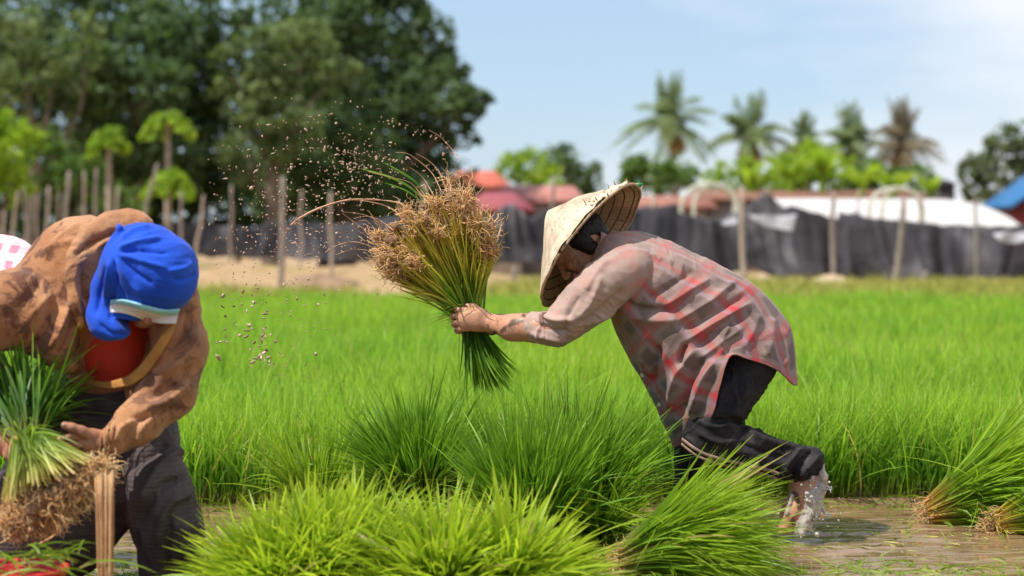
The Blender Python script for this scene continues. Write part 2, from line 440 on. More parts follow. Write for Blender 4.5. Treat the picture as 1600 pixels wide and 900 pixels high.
wt = mesh_obj('water', np.stack([WX, WY, WZ], -1).reshape(-1, 3), grid_faces(len(wx), len(wy)), m)
tag(wt, 'shallow brown muddy paddy water', None, None, 'structure')

# ------------------------------------------------------------------ rice field (one mass of blades)
M_field = blade_mat('rice_leaf', (0.22, 0.26, 0.05), (0.085, 0.23, 0.014), (0.28, 0.49, 0.05), (1.45, 1.5, 1.0), 0.5, 0.35, 0.5, patch=(0.9, (1.38, 1.12, 1.1)), dry=(0.975, (0.5, 0.40, 0.14)))
def edgeY(x): return 6.72+0.10*np.sin(x*2.1)+0.06*np.sin(x*5.3+1)
def field_band(y0, y1, dens, wmul, segs, hmul=1.0):
    xm0 = -0.27*y1-1.3; xm1 = 0.27*y1+1.3
    n = int((xm1-xm0)*(y1-y0)*dens)
    x = rng.uniform(xm0, xm1, n); y = rng.uniform(y0, y1, n)
    k = (np.abs(x) < 0.27*y+1.2) & (y > edgeY(x)); x, y = x[k], y[k]; n = len(x)
    b = np.stack([x, y, np.zeros(n)-0.01], -1)
    hgt = 0.325+0.06*fbm(b, 0.9, 3, 2)+0.035*vnoise(b, 7, 33)+rng.normal(0, 0.036, n)
    az = rng.uniform(0, 2*np.pi, n); lean = np.abs(rng.normal(0, 0.16, n))
    clump = np.stack([vnoise(b, 6, 21), vnoise(b, 6, 22)], -1)*0.24
    front = np.clip(1-(y-edgeY(x))/0.25, 0, 1)
    d = nrm(np.stack([np.cos(az)*lean+clump[:, 0], np.sin(az)*lean+clump[:, 1]-front*0.13, np.ones(n)], -1))
    bd = np.stack([np.cos(az), np.sin(az), -0.25*np.ones(n)], -1)*np.clip(rng.normal(0.16, 0.16, n)+(rng.random(n) < .07)*rng.uniform(.3, 1.0, n), 0, 1.1)[:, None]
    return blades(b, d, hgt*1.16*hmul, (0.0060+rng.random(n)*0.0032)*wmul, bd, segs)
fld = merge([field_band(6.55, 8.0, 3600, 1.0, 5), field_band(8.0, 11.0, 1700, 1.35, 4), field_band(11, 16, 800, 2.2, 3), field_band(16, 25, 420, 3.6, 3, .9)])
tag(strand_obj('rice_field', fld, M_field), 'dense bright green young rice covering the paddy behind the workers', 'rice field', None, 'stuff')
# rough grass between the rice and the fence
M_rough = blade_mat('rough_grass_leaf', (0.25, 0.22, 0.08), (0.20, 0.27, 0.04), (0.38, 0.38, 0.09), (1.3, 1.3, 1.0), 0.4, 0.4, 0.6)
n = 42000; y = 24.5+rng.random(n)**0.9*16.5; x = rng.uniform(-1, 1, n)*(0.27*y+2.5)
b = np.stack([x, y, 0*x], -1); dn = fbm(b, 0.35, 8, 3)+np.clip((x+1)/14, -0.12, 0.35)-np.clip((y-34)/9, 0, .8); k = dn+rng.random(n)*.5-np.clip((1.5-x)/3, 0, 1)*np.clip((y-28)/3, 0, 1)*.9 > 0.02
b = b[k]; n = len(b); b[:, 2] = ground_z(b[:, 0], b[:, 1])-.01
az = rng.uniform(0, 6.28, n)
rough = blades(b, nrm(np.stack([np.cos(az)*.35, np.sin(az)*.35, np.ones(n)], -1)), 0.22+rng.random(n)*0.28, 0.03+rng.random(n)*.02, np.stack([np.cos(az), np.sin(az), -.3+0*az], -1)*.3, 2)
tag(strand_obj('rough_grass', rough, M_rough), 'patchy yellowing grass on the dry strip before the net fence', 'grass', None, 'stuff')

# ------------------------------------------------------------------ stakes, posts, shade nets
M_wood = simple('weathered_wood', (0.33, 0.27, 0.22), (0.17, 0.135, 0.105), 9, 0.9, 0.5, 40, 0.01)
M_pale = simple('pale_wood', (0.47, 0.37, 0.29), (0.28, 0.21, 0.165), 9, 0.9, 0.5, 40, 0.01)
def stake(pxb, pyb, pxt, pyt, Y, r, label, group, name='fence_post', m=None):
    a = P(pxb, pyb, Y); b = P(pxt, pyt, Y)
    gz = float(ground_z(np.array(a[0]), np.array(Y)))-0.15
    if a[2] > gz:
        a = a+(a-b)*(a[2]-gz)/max(b[2]-a[2], .1)
    S = 9; t = np.linspace(0, 1, S)[:, None]
    pts = a+(b-a)*t+np.stack([vnoise(np.c_[t*3, t*0+pxb, t*0], 1, 3)*.05, vnoise(np.c_[t*3, t*0+pxb, t*0], 1, 5)*.05, 0*t[:, 0]], -1)*np.sin(t*3.1)
    rad = r*(1.15-0.35*t[:, 0])*(1+0.12*vnoise(np.c_[t*7, t*0+pxt, t*0], 1, 8)); 
    pts = np.concatenate([pts, pts[-1:]+[[0, 0, .012]]]); rad = np.append(rad, 0.004)
    V, Fq, t_, i_ = tube_arrays(pts[None], rad[None], 8)
    o = mesh_obj(name, V, Fq, m or M_wood)
    return tag(o, label, 'fence post', group)
POSTS = [(1163, 445, 1160, 293, 40, .06, 'pale fence post just right of the steel hoop arch'),
         (1396, 470, 1412, 312, 37, .065, 'leaning brown fence post, thickest one in front of the black net'),
         (1303, 420, 1302, 297, 42, .055, 'grey fence post crossing the long white roof near its left end'),
         (438, 440, 442, 277, 38, .060, 'tall bare post standing alone against the dark trees'),
         (804, 460, 804, 418, 39, .05, 'short stump post beyond the held seedling bundle'),
         (1524, 480, 1523, 310, 38, .035, 'thin post near the blue roofed hut'),
         (1447, 470, 1447, 424, 37, .05, 'short reddish stub post at the foot of the black net'),
         (1566, 395, 1566, 372, 44, .05, 'small pale peg in the gap of the net near the blue roofed hut'),
         (1021, 330, 1022, 305, 43, .05, 'pale post top poking above the net beside the hat'),
         (865, 330, 866, 276, 45, .05, 'slim post in front of the red tiled roofs'),
         (663, 330, 664, 285, 43, .06, 'post half hidden behind the muddy roots'),
         (1218, 360, 1218, 318, 44, .04, 'slim post behind the draped net by the white roof'),
         (1437, 360, 1440, 312, 45, .035, 'thin grey post in front of the white roof under the second arch'),
         (1340, 330, 1343, 296, 45, .03, 'thin pale post rising over the white roof between two arches')]
for a in POSTS: stake(*a[:6], a[6], 'fence posts along the net', m=M_pale if 'pale' in a[6] else None)
STK = [(22, 375, 28, 300, .09), (42, 380, 38, 292, .07), (74, 370, 76, 292, .10), (103, 365, 108, 268, .15), (129, 365, 131, 268, .08), (151, 362, 151, 263, .10),
       (184, 362, 184, 293, .09), (222, 360, 246, 256, .12), (5, 372, 6, 330, .09), (283, 372, 283, 300, .10), (310, 375, 318, 305, .10), (360, 372, 362, 290, .10),
       (517, 372, 517, 300, .11), (60, 376, 58, 305, .08), (470, 370, 472, 298, .08), (90, 368, 93, 300, .06)]
LAB = {0: 'short grey stake, second from the left edge', 1: 'narrow stake third from the left edge', 2: 'pale stake above the checked waist cloth', 4: 'slim stake just right of the thickest grey one', 6: 'short thin stake under the smaller papaya tree', 9: 'stake under the low papaya plant, above the blue headscarf', 10: 'slanting grey stake right of the blue headscarf', 13: 'thin stake between the third stake and the pale one', 15: 'stake touching the left side of the thickest grey one'}
for i, (a, b, c, d, r) in enumerate(STK):
    lab = LAB.get(i) or {5: 'upright pale stake of the left-hand row, tallest near its middle', 7: 'crooked leaning stake below the papaya tree', 3: 'thickest grey stake of the left-hand row',
           12: 'broad pale stake right of the lone tall post', 14: 'dark slim stake just right of the lone tall post', 8: 'short stake at the left edge of the photo', 11: 'mud splashed stake left of the lone tall post'}.get(i,
           'weathered grey stake standing at the foot of the tall trees')
    stake(a, b, c, d, 41+(i % 3)*.5, r*.34, lab, 'garden stakes before the trees', 'garden_stake', M_wood if i % 2 else M_pale)

m, nt = mat('shade_net')
ox = N(nt, 'ShaderNodeNewGeometry')
f1 = noise(nt, 0.8, 4, 0.6, ox.outputs['Position'], .6)
col = ramp(nt, f1, [(0.35, (0.045, 0.045, 0.052)), (0.52, (0.11, 0.105, 0.12)), (0.70, (0.27, 0.26, 0.28))])
finish(nt, col, 0.92, noise(nt, 2.2, 3, .5, ox.outputs['Position'], 1), 0.35, 0.1, 0.1, trans=(0.10, 0.10, 0.11), tfac=0.25, alpha=0.86)
M_net = m
def net(top, bot, Y, label, seed):
    """cloth hanging between a top line and a bottom line (photo pixels), sagging towards us"""
    nu, nv = 160, 22
    T = catmull(np.array(top, float), nu); B = catmull(np.array(bot, float), nu)
    Vv = []
    for j in range(nv):
        s = j/(nv-1)
        q = T*(1-s)+B*s
        pts = np.array([P(a, b, Y) for a, b in q])
        nz = np.c_[q[:, 0]/60, np.full(nu, s*2.0), np.zeros(nu)]
        x_ = q[:, 0]+s*28*np.sin(q[:, 0]/70+seed)
        pts[:, 1] += vnoise(np.c_[x_/75, np.full(nu, s*.7), np.zeros(nu)], 1, seed)*.22+vnoise(np.c_[x_/22, np.full(nu, s*.5), np.zeros(nu)], 1, seed+1)*.20+vnoise(np.c_[x_/9, np.full(nu, s*.5), np.zeros(nu)], 1, seed+2)*.09
        pts[:, 2] -= np.abs(np.sin(q[:, 0]/46+seed))*.20*np.sin(np.pi*s)+vnoise(np.c_[q[:, 0]/14, np.full(nu, s*.4), np.zeros(nu)], 1, seed+5)*.06
        Vv.append(pts)
    V = np.concatenate(Vv); o = mesh_obj('shade_net', V, grid_faces(nu, nv), M_net)
    sm = o.modifiers.new('thick', 'SOLIDIFY'); sm.thickness = 0.012
    return tag(o, label, 'shade net', 'black shade nets on the fence')
net([(250, 352), (300, 347), (380, 356), (440, 345), (520, 352), (600, 340), (690, 345), (790, 338)], [(250, 396), (380, 404), (440, 402), (560, 407), (690, 404), (790, 400)], 44, 'long low black net behind the flying mud, under the big trees', 3)
net([(700, 348), (760, 340), (800, 318), (830, 338), (860, 326), (900, 318), (940, 330), (1000, 322), (1060, 322)], [(700, 408), (760, 412), (840, 410), (940, 430), (1060, 432)], 43, 'grey black net slung below the red tiled roofs', 11)
net([(1000, 330), (1040, 322), (1075, 338), (1120, 342), (1162, 326), (1200, 302), (1225, 320), (1270, 330), (1330, 345)], [(1000, 440), (1100, 440), (1170, 420), (1220, 432), (1290, 428), (1330, 430)], 42.4, 'black net with pale patches, peaked in the middle, right of the hat', 19)
net([(1310, 330), (1360, 338), (1420, 346), (1500, 352), (1560, 352), (1680, 350), (1800, 352)], [(1290, 436), (1400, 438), (1480, 440), (1560, 434), (1680, 436), (1800, 436)], 42.9, 'long black net sagging in front of the white roof', 29)
# greyed plastic patch hung on the net
m_patch = simple('grey_plastic', (0.55, 0.55, 0.58), (0.35, 0.35, 0.38), 4, 0.5, 0.4, 12, 0.05)
for pts_, lab in (([(1165, 338), (1245, 336), (1238, 360), (1190, 352)], 'pale grey plastic sheet thrown over the black net'), ([(1128, 343), (1152, 340), (1152, 354), (1130, 352)], 'small light patch of plastic on the black net'), ([(1552, 366), (1620, 362), (1620, 378), (1560, 380)], 'torn pale sheet on the net at the right edge')):
    q = np.array([P(a, b, 41.7) for a, b in pts_]); uu, vv = np.meshgrid(np.linspace(0, 1, 24), np.linspace(0, 1, 12)); uu = uu[..., None]; vv = vv[..., None]
    V = ((q[0]*(1-uu)+q[1]*uu)*(1-vv)+(q[3]*(1-uu)+q[2]*uu)*vv); V = V.reshape(-1, 3); V[:, 1] += vnoise(V, 4, 3)*.08
    V[:, 2] += vnoise(V, 3, 4)*.08
    o = mesh_obj('plastic_sheet', V, grid_faces(24, 12), m_patch); sm = o.modifiers.new('t', 'SOLIDIFY'); sm.thickness = .01; tag(o, lab, 'plastic sheet')

# ------------------------------------------------------------------ trees
def leaf_mat(name, c1, c2, tr=(1.6, 1.7, 1.0), tf=0.35):
    m, nt = mat(name)
    r = attr(nt, 'rnd'); gp = N(nt, 'ShaderNodeNewGeometry'); cl = noise(nt, 0.7, 3, .6, gp.outputs['Position'])
    f = mth(nt, 'ADD', mth(nt, 'MULTIPLY', r, 0.5), mth(nt, 'MULTIPLY_ADD', cl, 1.4, -0.45), clamp=True)
    col = ramp(nt, f, [(0.0, c2), (1.0, c1)])
    finish(nt, col, 0.6, spec=0.25, trans=mixc(nt, 1, col, tr, 'MULTIPLY'), tfac=tf); return m
L_big = leaf_mat('dark_tree_leaf', (0.12, 0.18, 0.06), (0.036, 0.072, 0.034))
L_grey = leaf_mat('olive_tree_leaf', (0.21, 0.26, 0.10), (0.06, 0.10, 0.035))
L_lime = leaf_mat('bright_leaf', (0.34, 0.44, 0.04), (0.12, 0.22, 0.02), tf=.5)
L_mid = leaf_mat('green_leaf', (0.17, 0.27, 0.05), (0.05, 0.10, 0.025))
L_pale = leaf_mat('greyish_leaf', (0.20, 0.24, 0.13), (0.07, 0.10, 0.05))
M_bark = simple('bark', (0.20, 0.15, 0.11), (0.09, 0.07, 0.05), 5, 0.95, 0.6, 14, 0.05)
def leafcloud(C, Rr, n, size, r, gap=0.35, shell=0.45):
    """leaves through an ellipsoid, thinner inside, with noise gaps"""
    d = nrm(r.normal(size=(n, 3))); rad = (r.random(n)**shell)
    p = C+d*Rr*rad[:, None]
    nz = fbm(p, 2.2/np.mean(Rr), 5, 2); k = nz > -gap; p, d = p[k], d[k]; n = len(p)
    nn = nrm(d*0.6+r.normal(size=(n, 3))*.7+[0, 0, .35]); a = nrm(np.cross(nn, r.normal(size=(n, 3)))); b = np.cross(nn, a)
    s = size*(0.6+r.random(n)*.8)[:, None]
    V = np.stack([p-a*s, p+b*s*.5, p+a*s, p-b*s*.5], 1).reshape(-1, 3)
    Fq = np.arange(n*4).reshape(n, 4)
    return V, Fq, np.repeat(r.random(n), 4), np.repeat(np.arange(n), 4)
def tree(name, label, cat, base_px, Y, lobes, lm, leaf=0.16, dens=1.0, trunk_r=0.25, group=None, seed=1, gap=.35):
    """lobes: (px,py,rx_px,ry_px,depth offset m)"""
    r = np.random.default_rng(seed); k = Y/F
    base = P(base_px, HY, Y); base[2] = -0.1
    e = empty(name, base, label, cat, group)
    Cs = [P(a, b, Y+dy) for a, b, _, _, dy in lobes]
    top = np.mean(Cs, 0); fork = base*0.45+top*0.55
    S = 8; t = np.linspace(0, 1, S)[:, None]
    tr = base+(fork-base)*t+np.sin(t*3)*np.array([[.25, .1, 0]])*trunk_r
    parts = [tube_arrays(tr[None], (trunk_r*(1.25-.55*t[:, 0]))[None], 8)]
    for c in Cs:
        s0 = tr[r.integers(S-3, S)]; mid = (s0+c)/2+r.normal(size=3)*.06*np.linalg.norm(c-s0); q = catmull([s0, mid, c], 7)
        parts.append(tube_arrays(q[None], np.linspace(trunk_r*.45, trunk_r*.1, 7)[None], 6))
    strand_obj('trunk', merge(parts), M_bark, e, r)
    lv = []
    for (a, b, rx, ry, dy), c in zip(lobes, Cs):
        Rr = np.array([rx*k, max(rx, ry)*k*.8, ry*k]); vol = rx*ry*k*k
        n = int(dens*vol/(leaf**2)*9)
        lv.append(leafcloud(c, Rr, int(n*.45), leaf, r, gap))
        # sub clumps give the uneven outline
        for _ in range(int(9)):
            dd = nrm(r.normal(size=3)); cc = c+dd*Rr*r.uniform(.7, 1.02); lv.append(leafcloud(cc, Rr*r.uniform(.2, .38), int(n*.075), leaf, r, .6, .6))
    V, Fq, t_, i_ = merge(lv)
    mesh_obj('crown', V, Fq, lm, e, smooth=False, attrs={'rnd': t_})
    return e
tree('tall_tree', 'huge dark spreading tree in the middle of the left half, its crown against the sky', 'tree', 520, 66,
     [(560, 60, 110, 95, 0), (480, 20, 130, 110, 2), (660, 60, 58, 55, 0), (655, 150, 80, 70, -1), (590, 190, 110, 80, 0), (480, 200, 110, 90, 1), (735, 158, 36, 26, -1), (700, 210, 46, 30, 0), (620, 265, 100, 45, 2), (440, 110, 95, 75, -3), (600, -40, 70, 60, 0), (500, 290, 110, 60, 3), (540, 240, 90, 60, -5), (450, 275, 80, 55, -5), (600, 300, 80, 40, -4), (510, 150, 70, 60, -5), (695, 108, 38, 34, 0)],
     L_big, .16, 2.1, .55, seed=3, gap=.9)
tree('olive_tree', 'grey green tree with sunlit clumps in front of the huge dark tree', 'tree', 420, 58,
     [(420, 80, 70, 45, 0), (470, 60, 60, 35, 0), (395, 150, 60, 55, 0), (440, 190, 70, 50, 0), (390, 235, 60, 50, 0), (520, 110, 45, 32, 0), (355, 95, 30, 26, 0)], L_grey, .15, 1.4, .25, seed=5, gap=.35)
tree('shade_tree', 'broad dark tree filling the top left corner', 'tree', 200, 62,
     [(60, 60, 120, 110, 0), (200, 40, 110, 90, 2), (310, 30, 80, 70, 0), (130, 170, 130, 90, 1), (270, 190, 90, 80, 3), (-60, 120, 110, 120, 0), (230, 280, 120, 55, 4), (60, 265, 130, 60, 3), (150, 225, 85, 60, -4), (250, 245, 75, 60, -4), (200, 130, 80, 60, -5), (120, 110, 80, 60, -5), (330, 270, 60, 60, 4), (300, 105, 70, 75, 1), (335, 185, 60, 65, 1), (250, 60, 70, 60, -2)], L_big, .17, 2.0, .5, seed=8, gap=.9)
tree('olive_tree', 'grey green tree at the top left edge, paler than the dark tree behind', 'tree', 40, 55,
     [(30, 60, 70, 60, 0), (90, 110, 60, 45, 0), (20, 150, 55, 45, 0), (130, 50, 40, 35, 0)], L_grey, .14, .8, .2, seed=15, gap=.2)
for i, (a, lab) in enumerate([(-20, 'dark thicket at the foot of the trees, at the left edge'), (110, 'dark thicket behind the row of stakes'), (240, 'dark thicket behind the papaya trees'), (370, 'dark thicket left of the lone tall post'), (500, 'dark thicket right of the lone tall post'), (620, 'dark thicket at the right foot of the huge tree'), (690, 'small dark thicket where the red roofs begin')]):
    tree('thicket', lab, 'thicket', a, 67+i % 2, [(a-30, 330, 50, 40, 0), (a+35, 325, 55, 44, 1), (a, 283, 62, 48, 1), (a+10, 365, 80, 26, 0)], L_big, .18, 1.3, .1, 'thickets under the big trees', seed=70+i, gap=.8)
tree('bright_bush', 'bright green bush at the far left edge', 'bush', 0, 47, [(8, 230, 52, 62, 0), (-40, 250, 50, 80, 0), (20, 290, 34, 34, 0)], L_lime, .13, 1.3, .1, seed=21)
tree('soft_bush', 'feathery mid green bush between the left edge and the papayas', 'bush', 95, 50, [(75, 262, 46, 44, 0), (125, 262, 44, 38, 0), (60, 225, 28, 28, 0), (165, 300, 34, 30, 0), (205, 320, 30, 26, 1)], L_mid, .13, 1.2, .1, seed=22)
tree('round_tree', 'rounded light green tree above the red roofs', 'tree', 815, 110, [(800, 258, 32, 26, 0), (832, 262, 36, 34, 0), (850, 285, 40, 26, 0)], L_lime, .26, .9, .3, seed=31, gap=.6)
tree('round_tree', 'rounded dark green tree behind the hat top, right of the light green one', 'tree', 885, 118, [(880, 252, 44, 28, 0), (905, 275, 38, 32, 0), (925, 295, 22, 22, 0), (855, 248, 34, 20, 2)], L_big, .28, 1.0, .3, seed=32, gap=.6)
tree('round_bush', 'dense dark round bush at the foot of the tallest palm', 'bush', 1030, 95, [(1030, 268, 54, 36, 0), (1000, 270, 36, 30, 0), (1066, 275, 28, 24, 0)], L_mid, .22, 1.5, .2, seed=33, gap=.6)
tree('garden_bush', 'lime green garden bush below the second palm', 'bush', 1150, 80, [(1145, 272, 40, 26, 0), (1112, 282, 22, 18, 0), (1190, 278, 36, 24, 0)], L_lime, .18, 1.4, .1, seed=34)
tree('garden_bush', 'broad lime green bush in front of the middle palms', 'bush', 1270, 78, [(1262, 258, 50, 38, 0), (1305, 268, 42, 30, 0), (1222, 276, 36, 26, 0)], L_lime, .18, 1.4, .1, seed=35)
tree('garden_bush', 'low green bush left of the dark little tower', 'bush', 1400, 76, [(1365, 276, 46, 30, 0), (1425, 280, 40, 26, 0), (1340, 284, 30, 22, 0)], L_mid, .18, 1.4, .1, seed=36)
tree('hazy_tree', 'tall pale grey green tree at the right edge', 'tree', 1580, 130, [(1590, 225, 48, 40, 0), (1560, 265, 42, 36, 0), (1520, 270, 26, 26, 0), (1620, 270, 50, 50, 0), (1530, 300, 34, 18, 0)], L_pale, .32, 1.6, .4, seed=41, gap=.35)
for i, (a, b, Y, lab) in enumerate([(-300, 150, 80, 'outermost dark tree left of the view'), (-650, 160, 85, 'second dark tree left of the view'), (1800, 250, 120, 'green tree beyond the right edge'), (2100, 240, 130, 'second green tree beyond the right edge')]):
    tree('field_tree', lab, 'tree', a, Y, [(a, b, 150, 130, 0), (a+90, b+50, 100, 90, 0), (a-100, b+60, 100, 80, 0)], L_big, .3, .8, .4, seed=50+i)

# papayas: slim trunk, umbrella of lobed leaves
def papaya(px, py_top, w_px, Y, label, seed, thin=.07):
    r = np.random.default_rng(seed); base = P(px, HY, Y); base[2] = -.1; top = P(px, py_top+14, Y)
    e = empty('papaya_tree', base, label, 'papaya tree', 'papaya trees by the stakes')
    t = np.linspace(0, 1, 8)[:, None]; q = base+(top-base)*t
    strand_obj('trunk', tube_arrays(q[None], (thin*(1.3-.5*t[:, 0]))[None], 8), M_pale, e, r)
    prt = []; Rm = w_px*Y/F*.5
    for i in range(90):
        az = r.uniform(0, 6.28); rad = Rm*r.uniform(.25, 1); c = top+np.array([math.cos(az)*rad, math.sin(az)*rad, .22-0.55*(rad/Rm)**2+r.normal()*.05])
        for l in range(7):
            a2 = az+(l-3)*.6; d = nrm(np.array([math.cos(a2), math.sin(a2), -.45])); 
            prt.append((c, d, Rm*.36*(1-abs(l-3)*.12)))
        
    b = np.array([p[0] for p in prt]); d = np.array([p[1] for p in prt]); L = np.array([p[2] for p in prt])
    V, Fq, t_, i_ = blades(b, d, L, .16, np.tile([[0, 0, -.35]], (len(b), 1)), 3, .5, r=r)
    # petioles
    c2 = b[::7]; pts = np.stack([top+(c2-top)*s+np.array([0, 0, .05])*math.sin(s*3.14) for s in (0, .5, 1)], 1)
    arr = merge([(V, Fq, t_, i_), tube_arrays(pts, np.full((len(c2), 3), .012), 4)])
    V, Fq, t_, i_ = arr; mesh_obj('crown', V, Fq, L_lime, e, attrs={'rnd': np.random.default_rng(1).random(i_.max()+1)[i_]})
papaya(170, 200, 62, 46, 'smaller papaya tree with an umbrella of leaves, left of the taller one', 1)
papaya(262, 175, 76, 46, 'tallest papaya tree with a flat bright umbrella of leaves', 2)
papaya(264, 270, 78, 43.5, 'low papaya plant beneath the tallest papaya tree', 3, .05)

# coconut palms
M_frond = leaf_mat('palm_frond', (0.27, 0.34, 0.15), (0.11, 0.16, 0.07), tf=.3)
M_dryfr = leaf_mat('dry_frond', (0.40, 0.26, 0.09), (0.2, 0.13, 0.06), tf=.3)
def palm(px, pyc, sc, label, seed, lean=0, mt=None, nf=30, up=0.0):
    sc = sc*1.22
    Y = 150; r = np.random.default_rng(seed); base = P(px-lean, HY, Y); base[2] = -.2; top = P(px, pyc, Y)
    e = empty('coconut_palm', base, label, 'palm tree', 'coconut palms on the skyline')
    t = np.linspace(0, 1, 10)[:, None]; q = base+(top-base)*t; q[:, 0] += np.sin(t[:, 0]*3.14)*.4
    strand_obj('trunk', tube_arrays(q[None], (.3*(1.2-.5*t[:, 0]))[None], 8), M_bark, e, r)
    prt = []
    for i in range(nf):
        az = i*2.4+r.random()*.5; el = R(r.uniform(-30, 60)) if i > 10 else R(r.uniform(58, 88)); L = sc*r.uniform(3.0, 4.3)
        d = np.array([math.cos(az)*math.cos(el), math.sin(az)*math.cos(el), math.sin(el)])
        s = np.linspace(0, 1, 12)[:, None]; ra = top+d*L*s+np.array([0, 0, -1.])*L*(.55 if el < 1.1 else .15)*s**2.2
        prt.append(tube_arrays(ra[None], (.05*(1.1-s[:, 0]))[None], 4))
        tg = nrm(np.gradient(ra, axis=0)); m_ = 34; si = np.linspace(.12, 1, m_); bb = np.array([[np.interp(x, s[:, 0], ra[:, c]) for c in range(3)] for x in si]); tt = nrm(np.array([[np.interp(x, s[:, 0], tg[:, c]) for c in range(3)] for x in si]))
        sd = nrm(np.cross(tt, [0, 0, 1])+r.normal(size=(m_, 3))*.12); ll = L*.24*np.sin(np.clip(si*.85+.2, 0, 1)*3.14)**.6
        for sg in (1, -1): prt.append(blades(bb, nrm(sd*sg+tt*.5+[0, 0, -.25]), ll*.9, .11, np.tile([[0, 0, -.45]], (m_, 1)), 3, r=r))
    V, Fq, t_, i_ = merge(prt); mesh_obj('crown', V, Fq, mt or M_frond, e, attrs={'rnd': r.random(i_.max()+1)[i_]})
    # hanging dry fronds / nuts
    prt = []
    for i in range(6):
        az = r.uniform(0, 6.28); d = nrm(np.array([math.cos(az)*.5, math.sin(az)*.5, -.9])); b = np.tile(top, (26, 1)); dd = nrm(d+r.normal(size=(26, 3))*.12)
        prt.append(blades(b, dd, sc*2.0, .12, np.tile([[0, 0, -.2]], (26, 1)), 3, r=r))
    V, Fq, t_, i_ = merge(prt); mesh_obj('dry_frond', V, Fq, M_dryfr, e, attrs={'rnd': r.random(i_.max()+1)[i_]})
palm(1046, 192, 1.12, 'tallest coconut palm, leftmost on the skyline with yellow hanging fronds', 61)
palm(1172, 215, 1.0, 'second coconut palm from the left with upright centre fronds', 62)
palm(1256, 222, .62, 'smallest coconut palm peeking over the lime bush', 63)
palm(1328, 226, .85, 'fourth coconut palm with a full green head', 64)
palm(1408, 225, .95, 'rightmost coconut palm, brownish and leaning', 65, lean=-25, mt=leaf_mat('brown_frond', (0.30, 0.25, 0.17), (0.14, 0.12, 0.09)))

# banana plants
def banana(px, pyb, H, Y, label, seed):
    r = np.random.default_rng(seed); base = P(px, HY, Y); base[2] = -.1; k = Y/F; hgt = max(.9-(pyb-HY)*k, .6)
    e = empty('banana_plant', base, label, 'banana plant', 'banana plants behind the white roof')
    t = np.linspace(0, 1, 6)[:, None]; q = base+np.array([0, 0, hgt])*t
    strand_obj('stem', tube_arrays(q[None], (.16*(1.2-.4*t[:, 0]))[None], 8), L_lime, e, r)
    n = 9; az = r.uniform(0, 6.28, n); el = r.uniform(.9, 1.45, n)
    d = np.stack([np.cos(az)*np.cos(el), np.sin(az)*np.cos(el), np.sin(el)], -1)
    V, Fq, t_, i_ = blades(np.tile(q[-1], (n, 1)), d, H*k*r.uniform(.75, 1.1, n), .42*(k/.026), np.stack([np.cos(az), np.sin(az), -.6+0*az], -1)*.35, 9, .55, r=r)
    mesh_obj('leaves', V, Fq, L_lime, e, attrs={'rnd': r.random(n)[i_]})
banana(1235, 275, 55, 74, 'banana plant left of the widest lime bush', 1); banana(1285, 270, 60, 74, 'banana plant with erect leaves in the lime bush', 2)
banana(1455, 300, 42, 66, 'banana plant with narrow upright leaf beside the dark little tower', 3); banana(1395, 300, 50, 70, 'banana plant below the leaning palm', 4); banana(1345, 290, 48, 72, 'banana plant behind the second arch', 5)
banana(1175, 285, 50, 74, 'banana plant below the second palm', 6)

# ------------------------------------------------------------------ houses
M_rooft = simple('red_roof', (0.62, 0.16, 0.10), (0.40, 0.10, 0.07), 3, 0.8, 0.3, 9, .05)
M_roofp = simple('faded_red_roof', (0.55, 0.25, 0.20), (0.38, 0.14, 0.12), 2, 0.8, 0.3, 9, .05)
M_maroon = simple('maroon_roof', (0.34, 0.09, 0.10), (0.24, 0.06, 0.08), 2, 0.8, 0.3, 9, .05)
M_wallc = simple('plaster', (0.45, 0.40, 0.36), (0.33, 0.29, 0.26), 2)
M_dark = simple('dark_opening', (0.03, 0.03, 0.035), (0.02, 0.02, 0.02), 2)
def box(lo, hi):
    x0, y0, z0 = lo; x1, y1, z1 = hi
    V = np.array([(x0, y0, z0), (x1, y0, z0), (x1, y1, z0), (x0, y1, z0), (x0, y0, z1), (x1, y0, z1), (x1, y1, z1), (x0, y1, z1)], float)
    return V, np.array([(0, 3, 2, 1), (4, 5, 6, 7), (0, 1, 5, 4), (1, 2, 6, 5), (2, 3, 7, 6), (3, 0, 4, 7)])
def house(name, label, cat, x0, x1, eave, ridge, Y, depth, mr_, mw, over=.4, hip=.25, wins=1, group='red roofed houses beyond the fence'):
    a = P(x0, eave, Y); b = P(x1, eave, Y); ze = a[2]; zr = P(0, ridge, Y)[2]
    e = empty(name, ((a[0]+b[0])/2, Y, 0), label, cat, group)
    V, Fq = box((a[0]+over, Y, -.1), (b[0]-over, Y+depth, ze)); mesh_obj('wall', V, Fq, mw, e, False)
    w_ = b[0]-a[0]; yr = Y+depth/2
    rv = np.array([(a[0], Y-over, ze), (b[0], Y-over, ze), (b[0], Y+depth+over, ze), (a[0], Y+depth+over, ze), (a[0]+w_*hip, yr, zr), (b[0]-w_*hip, yr, zr)], float)
    rv2 = rv-[0, 0, .12]
    V = np.concatenate([rv, rv2]); me_f = [np.array([(0, 1, 5, 4), (2, 3, 4, 5), (7, 6, 10, 11), (9, 8, 11, 10), (0, 6, 7, 1), (1, 7, 8, 2), (2, 8, 9, 3), (3, 9, 6, 0)]), np.array([(1, 2, 5), (3, 0, 4), (8, 7, 11), (6, 9, 10)])]
    mesh_obj('roof', V, me_f, mr_, e, False)
    for i in range(wins):
        xc = a[0]+w_*(i+1)/(wins+1); V, Fq = box((xc-.4, Y-.03, ze-1.5), (xc+.4, Y+.02, ze-.5)); mesh_obj('window', V, Fq, M_dark, e, False)
house('brick_house', 'house with the brightest red roof, farthest left behind the roots', 'house', 690, 800, 291, 262, 74, 6, M_rooft, M_wallc)
